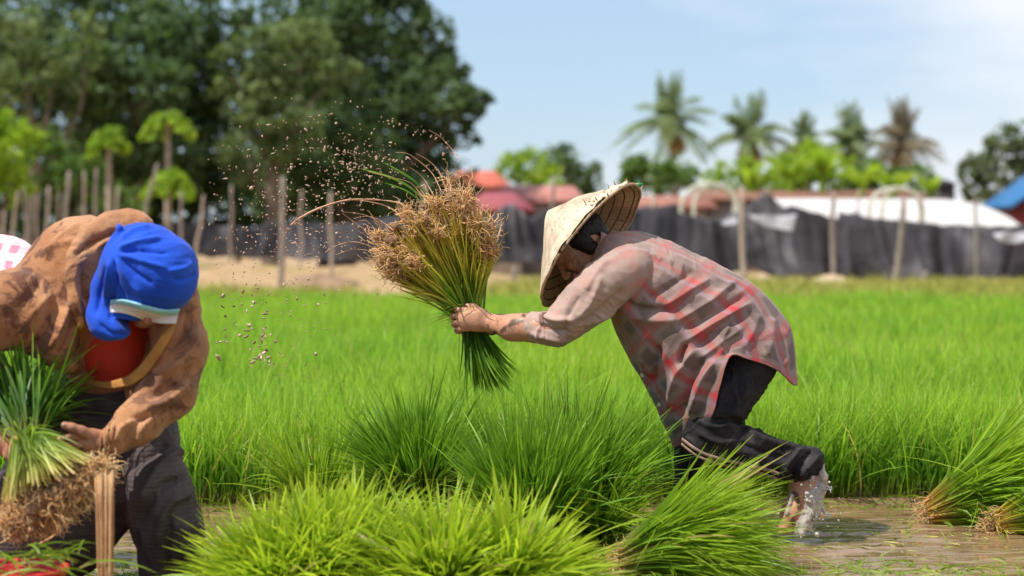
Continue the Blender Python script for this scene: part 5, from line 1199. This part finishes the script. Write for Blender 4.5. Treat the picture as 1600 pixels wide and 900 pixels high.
bundle(935, 850, 5.7, (-.2, -.2, .75), 600, .28, .8, 'short pale bundle tucked behind the big lying one', 106, M_bund, rad=.05, z=.01, droop=.4, group='seedling bundles lying in the water')
bundle(1462, 808, 6.3, (.88, -.1, .34), 3000, .42, .46, 'bundle lying at the right edge with orange root end to the left', 107, M_orb, rad=.05, z=.045, droop=.22, group='seedling bundles lying in the water', rootn=120)
bundle(1570, 830, 6.1, (.88, -.2, .32), 900, .36, .45, 'last bundle lying at the right edge, mostly cut off by the frame', 108, M_orb, rad=.05, z=.03, droop=.3, group='seedling bundles lying in the water')
# pile in front
for i, (a, b, Y, ax, n, L, sp_, lab) in enumerate([(505, 1010, 4.75, (-.50, -.15, .50), 1700, .275, .95, 'bright bundle spilling left at the lower left of the front pile'),
        (560, 1000, 4.85, (-.10, .05, .75), 1700, .285, .95, 'bright bundle in the centre back of the front pile, tips highest'),
        (690, 1010, 4.7, (.15, -.25, .60), 1800, .265, 1.0, 'bright bundle in the middle of the front pile, tips towards the camera'),
        (790, 1010, 4.75, (.5, -.05, .50), 1400, .26, .85, 'bright bundle spilling right at the right end of the front pile'),
        (435, 1010, 4.7, (-.30, -.3, .62), 1100, .245, .95, 'low bundle at the left end of the front pile, beside the dark skirt')]):
    bundle(a, b+12, Y, ax, n, L, sp_, lab, 120+i, M_brt, rad=.08, z=.02, droop=.35, group='seedling bundles heaped in front', pw=.8, width=.0115, rootn=120)

# ---- bundle swung by the woman
r = np.random.default_rng(55); grip = P(737, 499, YW+.006)
e = empty('seedling_bundle', P(760, 600, YW), 'muddy rooted seedling bundle held upside down in the fist, roots flying up', 'rice seedling bundle')
lobes = [((622, 378), 46, 45), ((636, 425), 34, 40), ((668, 345), 46, 40), ((712, 322), 42, 42), ((752, 372), 34, 48), ((700, 365), 50, 40), ((610, 405), 20, 46)]
bs_, ds_, Ls_ = [], [], []
for (c, rp, _) in lobes:
    rp = rp*.8; n = int(rp*5.5); ang = r.uniform(0, 6.28, n); rr = np.sqrt(r.random(n))*rp
    tx = c[0]+np.cos(ang)*rr; ty = c[1]+np.sin(ang)*rr*.9; dy = r.normal(0, .055, n)
    T = np.array([P(x_, y_, YW+d_) for x_, y_, d_ in zip(tx, ty, dy)]); B = grip+np.c_[r.normal(0, .011, n), r.normal(0, .012, n), r.normal(0, .012, n)]
    bs_.append(B); ds_.append(nrm(T-B)); Ls_.append(np.linalg.norm(T-B, axis=1))
B = np.concatenate(bs_); D = np.concatenate(ds_); Lq = np.concatenate(Ls_)
strand_obj('stems', blades(B, D, Lq, .0060*r.uniform(.6, 1.5, len(B)), r.normal(size=(len(B), 3))*.10, 6, .55, r=r), M_stem, e, r)
# leaf ends below the fist
n = 520; dr = nrm(np.array([.20, -.02, -1.0])); d, a, s = cone_dirs(dr, n, .30, r, .6)
B = grip+np.c_[r.normal(0, .012, n), r.normal(0, .012, n), r.normal(0, .008, n)]
strand_obj('leaves', blades(B, d, .205*r.normal(1, .13, n), .0068*r.uniform(.7, 1.3, n), np.c_[r.normal(.12, .1, n), r.normal(0, .08, n), r.normal(0, .05, n)], 6, .6, r=r), M_shadebl, e, r)
# loose yellow leaves and side shoots around the grip
n = 60; d, a, s = cone_dirs((-.5, 0, .3), n, 1.2, r, .6); strand_obj('loose_leaf', blades(grip+r.normal(size=(n, 3))*.02+[-.03, 0, .02], d, .09*r.uniform(.5, 1.3, n), .003, np.tile([[-.2, 0, -.5]], (n, 1)), 5, r=r), M_stem, e, r)
prt = []; k = YW/F; tufts = []
for (c, rp, nn_) in lobes:
    for _ in range(int(nn_*.21)):
        a_ = r.uniform(0, 6.28); q_ = math.sqrt(r.random()); x_, y_ = c[0]+math.cos(a_)*rp*q_*.85, c[1]+math.sin(a_)*rp*q_*.85
        C_ = P(x_, y_, YW+r.normal()*.045); out = nrm(C_-grip); rr_ = r.uniform(7, 15)*k; tufts.append(C_)
        prt.append(roots(C_, np.array([rr_, rr_*1.2, rr_*1.15]), 62, .045, r, .0012, out*.55+r.normal(size=3)*.3))
        prt.append(roots(C_+out*rr_*.6, np.array([rr_, rr_, rr_])*.5, 7, .085, r, .0012, out*1.1+[-.15, 0, 0], 8))
strand_obj('roots', merge(prt), M_root, e, r)
# clods of mud caught in the roots
prt = []
for (c, rp, nn_) in lobes:
    for _ in range(9):
        a_ = r.uniform(0, 6.28); q = P(c[0]+math.cos(a_)*rp*.55*r.random(), c[1]+math.sin(a_)*rp*.6*r.random(), YW+r.normal()*.03); rad_ = r.uniform(.008, .021)
        th, ph = np.meshgrid(np.linspace(0, 2*np.pi, 13)[:-1], np.linspace(.05, np.pi-.05, 9)); V = q+np.stack([np.cos(th)*np.sin(ph), np.sin(th)*np.sin(ph), np.cos(ph)], -1).reshape(-1, 3)*rad_
        V += nrm(V-q)*(fbm(V, 60, 3, 2)*rad_*.7)[:, None]; Fq = grid_faces(12, 9, True); prt.append((V, Fq, np.zeros(len(V)), np.zeros(len(V), int)))
V, Fq, t_, i_ = merge(prt); mesh_obj('root_mud', V, Fq, M_clod, e)
# long whipping roots and shoots
M_wet = simple('wet_mud_string', (0.62, 0.38, 0.24), (0.46, 0.25, 0.15), 40, .6, .4, 120, .004)
whips = [([(650, 335), (625, 318), (585, 312), (540, 313), (500, 325), (470, 340), (455, 352)], .0042), ([(640, 350), (610, 325), (575, 315), (545, 312)], .0022), ([(620, 370), (600, 352), (570, 336), (535, 331)], .0014), ([(612, 392), (590, 372), (560, 352), (535, 333)], .0016), ([(608, 398), (580, 385), (550, 378), (520, 386), (508, 395)], .0020),
         ([(606, 402), (578, 392), (550, 390), (525, 398)], .0014), ([(615, 360), (590, 342), (568, 338), (553, 342)], .0012), ([(690, 300), (676, 272), (655, 252), (636, 240), (618, 238)], .0015), ([(698, 300), (686, 268), (668, 250), (650, 240)], .0014), ([(705, 300), (700, 275), (690, 262)], .0014), ([(720, 300), (718, 282), (708, 250), (700, 232)], .0012),
         ([(740, 330), (735, 300), (722, 276), (715, 268)], .0014), ([(752, 350), (748, 318), (737, 285), (730, 268)], .0014), ([(775, 380), (783, 352), (780, 332), (776, 326)], .0020), ([(670, 320), (655, 300), (640, 285), (615, 278), (590, 272), (575, 268)], .0012), ([(600, 420), (585, 410), (572, 408), (560, 405)], .0010), ([(595, 385), (577, 372), (562, 362), (550, 352)], .0012), ([(775, 395), (784, 398), (790, 392)], .001),
         ([(718, 250), (705, 232), (688, 214), (670, 203)], .0011), ([(680, 310), (664, 282), (650, 268), (640, 262)], .0013)]
prt = []
for q, t_ in whips:
    c_ = catmull(np.array([P(x_, y_, YW-.02+.03*math.sin(i_*1.3)) for i_, (x_, y_) in enumerate(q)]), 26); rr = np.linspace(t_*1.15, t_*.55, 26)*(1+.35*vnoise(c_, 90, 3))
    if t_ > .004: rr = np.linspace(t_*.5, t_*1.0, 26)*(1+.6*vnoise(c_, 120, 3))
    prt.append(tube_arrays(c_[None], rr[None], 6))
strand_obj('flying_root', merge(prt), M_wet, e, r)
q = [([(668, 318), (640, 292), (605, 275), (562, 263)], .008), ([(672, 312), (650, 285), (625, 268), (598, 253)], .008), ([(665, 320), (635, 298), (600, 285)], .005)]
pts = np.array([catmull(np.array([P(x_, y_, YW-.03) for x_, y_ in a]), 12) for a, _ in q]); prof = np.sin(np.linspace(.35, 3.1, 12))
V, Fq, t_, i_ = ribbon_arrays(pts, np.array([w_ for _, w_ in q])[:, None]*prof[None], np.tile([[.3, .1, .9]], (3, 1))); strand_obj('stray_leaf', (V, Fq, t_, i_), M_shadebl, e, r)

# ---- root clump held by the stooping person
r = np.random.default_rng(77); YB = 4.66
e = empty('seedling_bundle', P(60, 800, YB), 'heavy seedling bundle in the jacket wearer\'s hands, brown root slab facing down', 'rice seedling bundle')
def slab_pt(u, v, w_): # u along the root slab (left-low to right-high), v thickness downwards
    a = np.array([2, 778.])*(1-u)+np.array([146, 712.])*u; n_ = np.array([.42, .91]); q = a+n_*v; return P(q[0], q[1], YB+w_)
n = 950; u = r.random(n); w_ = r.normal(0, .055, n); B = np.array([slab_pt(a, b, c) for a, b, c in zip(u, r.uniform(-6, 14, n), w_)])
T = np.array([P(28+44*a+r.normal()*5, 690+r.normal()*6, YB-.005+c*.45) for a, c in zip(u, w_)])
d = nrm(T-B); L1 = np.linalg.norm(T-B, axis=1)
M_pstem = blade_mat('pale_stem', (0.55, 0.45, 0.16), (0.42, 0.46, 0.10), (0.16, 0.30, 0.03), (1.2, 1.2, 1), .3, .35, .5)
strand_obj('stems', blades(B, d, L1*1.06, .0046*r.uniform(.7, 1.4, n), r.normal(size=(n, 3))*.05, 5, .4, r=r), M_pstem, e, r)
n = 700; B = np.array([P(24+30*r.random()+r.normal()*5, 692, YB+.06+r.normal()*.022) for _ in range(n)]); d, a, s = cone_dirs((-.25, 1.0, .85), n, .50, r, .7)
strand_obj('leaves', blades(B, d, .37*r.normal(1, .15, n), .0070*r.uniform(.7, 1.3, n), np.c_[r.normal(-.1, .2, n), r.normal(.08, .12, n), r.normal(-.25, .15, n)], 7, r=r), M_shadebl, e, r)  # shade under the sleeve is also painted into this leaf colour
n = 12; B = np.array([P(25+18*r.random(), 690, YB-.01) for _ in range(n)]); d, a, s = cone_dirs((.1, -.3, .8), n, .8, r, .7); strand_obj('loose_leaf', blades(B, d, .17*r.uniform(.6, 1.2, n), .006, np.c_[r.normal(.2, .3, n), r.normal(-.1, .2, n), np.full(n, -.7)], 8, r=r), M_bund, e, r)
prt = []
for i in range(22):
    u_ = i/21; C_ = slab_pt(u_, 24+10*math.sin(u_*3.1)+(10 if u_ < .6 else 0), 0); prt.append(roots(C_, np.array([.026, .085, .036+.022*math.sin(u_*3.14)]), 210, .05, r, .0012, np.array([.3, -.1, -.7])*.6))
prt.append(roots(slab_pt(.95, 22, 0), np.array([.02, .05, .014]), 40, .05, r, .0014, np.array([.9, -.1, -.1])))
strand_obj('roots', merge(prt), M_root, e, r)
S = Sdf(slab_pt(-.1, 80, -.16), slab_pt(1.1, -20, .16), .006)
S.chain([slab_pt(.0, 38, 0), slab_pt(.4, 36, 0), slab_pt(.75, 24, 0), slab_pt(.93, 14, 0)], [.038, .043, .034, .018], .03, (np.array([0, 1, 0]), 1.6))
V, Fq = S.mesh(); V = V+normals(V, Fq)*(fbm(V, 26, 3, 3)*.016)[:, None]; mesh_obj('root_mud', V, Fq, M_clod, e)
prt = []
for q in ([(60, 790), (30, 770), (5, 745)], [(75, 800), (90, 830), (60, 850)], [(110, 780), (128, 800), (142, 790)]): prt.append(tube_arrays(catmull(np.array([P(a, b, YB-.08) for a, b in q]), 14)[None], np.full((1, 14), .0014), 4))
strand_obj('loose_root', merge(prt), M_root, e, r)

# ---- pulled leaves lying on the lap edge, basket and bamboo ties at the lower left
r = np.random.default_rng(91)
n = 46; B = np.array([P(r.uniform(-10, 130), r.uniform(865, 905), 4.45+r.normal()*.04) for _ in range(n)]); az = r.uniform(0, 6.28, n)
bl = blades(B, nrm(np.c_[np.cos(az), np.sin(az)*.4, np.abs(r.normal(.5, .4, n))]), .15*r.uniform(.5, 1.3, n), .0055, np.c_[np.cos(az)*.3, 0*az, np.full(n, -.55)], 7, r=r)
tag(strand_obj('fallen_leaves', bl, M_bund, None, r), 'loose green rice leaves strewn over the basket in the lower left corner', 'leaves', None, 'stuff')
YS = 4.42
e = empty('bamboo_ties', P(163, 1010, YS), 'upright bunch of thin split bamboo ties beside the dark skirt', 'bamboo ties')
M_bams = [simple('split_bamboo', c1, c2, 30, .6, .4, 90, .004) for c1, c2 in (((0.60, 0.36, 0.17), (0.38, 0.20, 0.09)), ((0.42, 0.22, 0.10), (0.25, 0.12, 0.05)), ((0.68, 0.46, 0.25), (0.5, 0.3, 0.14)))]
for i in range(11):
    xo = -12.5+25*(i/10)+r.normal()*.8; yo = r.normal()*.02; tp = P(163+xo*1.12, 742+r.normal()*5, YS+yo); bt_ = P(164+xo*.62, 1030, YS+yo*.7)
    q = np.linspace(bt_, tp, 7); q[:, 0] += np.sin(np.linspace(0, 3, 7))*r.normal()*.0015; w_ = .0022*r.uniform(.8, 1.3)
    q = np.concatenate([q, q[-1:]+[[0, 0, .0005]]]); ra = np.full(8, w_); ra[-1] = .0003
    V, Fq, t_, i_ = tube_arrays(q[None], ra[None], 6); mesh_obj('stick', V, Fq, M_bams[(i*7) % 3], e)
# red woven basket, only its rim shows
m, nt = mat('red_woven_plastic'); tcx = N(nt, 'ShaderNodeTexCoord'); wv1 = N(nt, 'ShaderNodeTexChecker'); wv1.inputs['Scale'].default_value = 70; wv1.inputs['Color1'].default_value = (.62, .03, .03, 1); wv1.inputs['Color2'].default_value = (.42, .015, .02, 1); nt.links.new(tcx.outputs['Object'], wv1.inputs['Vector'])
finish(nt, wv1.outputs['Color'], .45, wv1.outputs['Fac'], .5, .004, .5)
Cb = P(20, 0, 4.55); e = empty('basket', (Cb[0], 4.55, 0), 'red woven plastic basket, only its rim in the lower left corner', 'basket')
th, zz = np.meshgrid(np.linspace(0, 2*np.pi, 65)[:-1], np.linspace(0, 1, 12)); zt_ = CAMZ-(891-HY)/F*4.40
V = np.stack([Cb[0]+np.cos(th)*(.10+.03*zz), 4.53+np.sin(th)*(.10+.03*zz), zz*zt_-.02+.0], -1).reshape(-1, 3); o = mesh_obj('body', V, grid_faces(64, 12, True), m, e); sm = o.modifiers.new('t', 'SOLIDIFY'); sm.thickness = .004
an = np.linspace(0, 2*np.pi, 65); q = np.stack([Cb[0]+np.cos(an)*.131, 4.53+np.sin(an)*.131, np.full(65, zt_-.02)], -1); strand_obj('rim', tube_arrays(q[None], np.full((1, 65), .007), 8), m, e)

# ---- stray plants in the water
r = np.random.default_rng(31)
n = 2600; x = r.uniform(-2.2, 2.6, n); y = 5.16+r.random(n)**1.5*.32; k = (vnoise(np.c_[x, y, 0*x], 1.8, 5)+r.random(n)*.6 > .1); x, y = x[k], y[k]; n = len(x); az = r.uniform(0, 6.28, n)
near_ = blades(np.c_[x, y, 0*x-.01], nrm(np.c_[np.cos(az)*.8, np.sin(az)*.8, np.ones(n)*.7]), .07*r.uniform(.5, 1.4, n), .0045, np.c_[np.cos(az)*.3, np.sin(az)*.3, -.3+0*az], 4, r=r)
n = 240; x = r.uniform(-.4, 2.0, n); y = r.uniform(5.5, 6.65, n); az = r.uniform(0, 6.28, n)
mid_ = blades(np.c_[x, y, 0*x-.01], nrm(np.c_[np.cos(az)*.9, np.sin(az)*.9, r.uniform(.1, 1.6, n)]), .08*r.uniform(.3, 1.4, n), .0035, np.c_[np.cos(az)*.3, np.sin(az)*.3, -.3+0*az], 4, r=r)
n = 700; x = r.uniform(-2.5, 2.6, n); y = edgeY(x)-.02-r.random(n)**2*.16; az = r.uniform(0, 6.28, n)
edg = blades(np.c_[x, y, 0*x-.01], nrm(np.c_[np.cos(az)*.9, -.6+np.sin(az)*.5, r.uniform(.2, 1.2, n)]), .14*r.uniform(.3, 1.4, n), .004, np.c_[np.cos(az)*.3, -.3+0*az, -.5+0*az], 5, r=r)
tag(strand_obj('water_grass', merge([near_, mid_, edg]), M_bund, None, r), 'scattered small grass and leaf bits standing and floating in the muddy water', 'grass', None, 'stuff')
n = 900; x = r.uniform(-2.2, 2.4, n); y = r.uniform(5.2, 6.7, n); az = r.uniform(0, 6.28, n)
fl = blades(np.c_[x, y, 0*x+.004], nrm(np.c_[np.cos(az), np.sin(az), 0*az+.01]), .05*r.uniform(.3, 1.4, n), .003, np.c_[r.normal(size=(n, 2))*.2, 0*az], 3, r=r)
tag(strand_obj('straw_litter', fl, M_pstem, None, r), 'bits of pale straw floating on the brown water', 'litter', None, 'stuff')

# ---- splash at the raised foot
m, nt = mat('splash_water'); b = N(nt, 'ShaderNodeBsdfPrincipled'); b.inputs['Base Color'].default_value = (.95, .86, .78, 1); b.inputs['Roughness'].default_value = .12; b.inputs['Transmission Weight'].default_value = .62; b.inputs['IOR'].default_value = 1.33
o_ = N(nt, 'ShaderNodeOutputMaterial'); nt.links.new(b.outputs[0], o_.inputs[0]); M_spl = m
S = Sdf(P(1190, 850, YW-.28), P(1330, 690, YW+.02), .0028); r = np.random.default_rng(12)
for q, ra in (([(1284, 728), (1276, 760), (1264, 800), (1254, 832)], .011), ([(1288, 735), (1286, 765), (1276, 800)], .008), ([(1270, 745), (1262, 780), (1250, 815), (1246, 834)], .010), ([(1290, 745), (1280, 785), (1266, 825)], .007), ([(1286, 752), (1296, 762), (1299, 770)], .004), ([(1278, 782), (1290, 800), (1293, 806)], .0035), ([(1262, 822), (1275, 836), (1282, 842)], .004), ([(1240, 775), (1232, 800), (1222, 828)], .006)):
    p_ = [P(a+r.normal()*1.5, b, YW-.135+r.normal()*.012) for a, b in q]; S.chain(p_, [ra*(1+.3*r.normal()) for _ in p_], .010)
for _ in range(60): S.ball(P(1272+r.normal()*13, 780+r.normal()*32, YW-.14+r.normal()*.03), r.uniform(.0025, .006), .004)
for _ in range(70): S.ball(P(1275+r.normal()*22, 800+r.normal()*26, YW-.14+r.normal()*.05), r.uniform(.0018, .0034), .002)
V, Fq = S.mesh(); V = V+normals(V, Fq)*(fbm(V, 60, 3, 3)*.004)[:, None]
tag(mesh_obj('water_splash', V, Fq, M_spl), 'frothy sheet of muddy water running off the raised foot', 'water splash')

# ---- mud drops in the air: the 300 largest as things of their own, the finest spray as one mass
r = np.random.default_rng(2024); M_dropm, nt = mat('flying_mud'); oi = N(nt, 'ShaderNodeObjectInfo'); gp = N(nt, 'ShaderNodeNewGeometry')
fz = mth(nt, 'ADD', mth(nt, 'MULTIPLY', oi.outputs['Random'], .7), mth(nt, 'MULTIPLY', noise(nt, 30, 2, .5, gp.outputs['Position']), .6)); finish(nt, ramp(nt, fz, [(.25, (0.16, 0.085, 0.05)), (.55, (0.34, 0.20, 0.13)), (.95, (0.58, 0.40, 0.30))]), .35, noise(nt, 300, 2), .4, .002, .5)
def blob(seed):
    rr = np.random.default_rng(seed); th, ph = np.meshgrid(np.linspace(0, 2*np.pi, 9)[:-1], np.linspace(.15, np.pi-.15, 6)); V = np.stack([np.cos(th)*np.sin(ph), np.sin(th)*np.sin(ph), np.cos(ph)], -1).reshape(-1, 3)
    V = V*(1+.28*rr.normal(size=(len(V), 1)))*rr.uniform(.6, 1.35, 3); return V, np.concatenate([grid_faces(8, 6, True)])
pts = []
def arc(x0, y0, vx, vy, t): return x0+vx*t, y0+vy*t+.5*230*t*t
for _ in range(430):   # fan thrown up and left from the roots
    a = r.uniform(math.pi*.60, math.pi*1.10); rad_ = 60+r.gamma(3.2, 52); x = 655+math.cos(a)*rad_*1.1; y = 352-math.sin(a)*rad_*.78
    if 150 < y and x > 325: pts.append((x, y, r.uniform(.8, 1.9)))
for _ in range(330): pts.append((r.normal(455, 62), r.normal(365, 70), r.uniform(.8, 2.1)))
for _ in range(150): pts.append((r.normal(575, 60), r.normal(262, 32), r.uniform(.8, 1.9)))
for i in range(40):
    t = i/39; pts.append((592+t*125+r.normal()*3, 190+50*t**2+r.normal()*4, r.uniform(.9, 1.9)))
for q in ([(600, 300), (555, 296), (520, 300)], [(600, 250), (640, 250), (690, 275)], [(540, 382), (500, 385), (485, 395)], [(470, 340), (455, 352), (445, 370)]):
    c_ = catmull(np.array(q, float), 22)
    for p_ in c_: pts.append((p_[0]+r.normal()*3, p_[1]+r.normal()*3, r.uniform(1.0, 2.2)))
for _ in range(36):    # the heavy ones falling down the trail
    t = r.random(); pts.append((372+r.normal()*26+t*38, 455+t*135, r.uniform(1.6, 3.6)))
for _ in range(30): t = r.random(); pts.append((412+r.normal()*6, 480+t*95, r.uniform(1.5, 3.8)))
for _ in range(16): pts.append((r.normal(500, 90), r.normal(300, 70), r.uniform(2.4, 4.2)))
for _ in range(60): pts.append((r.uniform(340, 560), r.uniform(400, 600), r.uniform(.8, 1.8)))
pts.sort(key=lambda a: -a[2]); protos = []
for i in range(8):
    V, Fq = blob(i); o = mesh_obj('mud_drop', V*.0028, Fq, M_dropm); protos.append(o)
lab = 'tiny clot of wet mud flying through the air, flung from the shaken roots'
for i, (x, y, s) in enumerate(pts[:300]):
    o = protos[i] if i < 8 else protos[i % 8].copy()
    if i >= 8: COL.objects.link(o)
    o.location = Vector([float(v) for v in P(x, y, YW+r.uniform(-.32, .25))]); o.rotation_euler = (r.uniform(0, 6), r.uniform(0, 6), r.uniform(0, 6)); k = s*.56; o.scale = (k*r.uniform(.5, 1), k*r.uniform(.6, 1), k*r.uniform(.8, 1.8))
    tag(o, lab, 'mud drop', 'mud drops in the air')
prt = []
for i, (x, y, s) in enumerate(pts[300:]):
    V, Fq = blob(i % 40); V = V*(.0017*s)*r.uniform(.5, 1.5, 3)+P(x, y, YW+r.uniform(-.35, .3)); prt.append((V, Fq, np.zeros(len(V)), np.zeros(len(V), int)))
V, Fq, t_, i_ = merge(prt); tag(mesh_obj('mud_spray', V, Fq, M_dropm), 'fine spray of mud specks between the larger drops', 'mud spray', None, 'stuff')
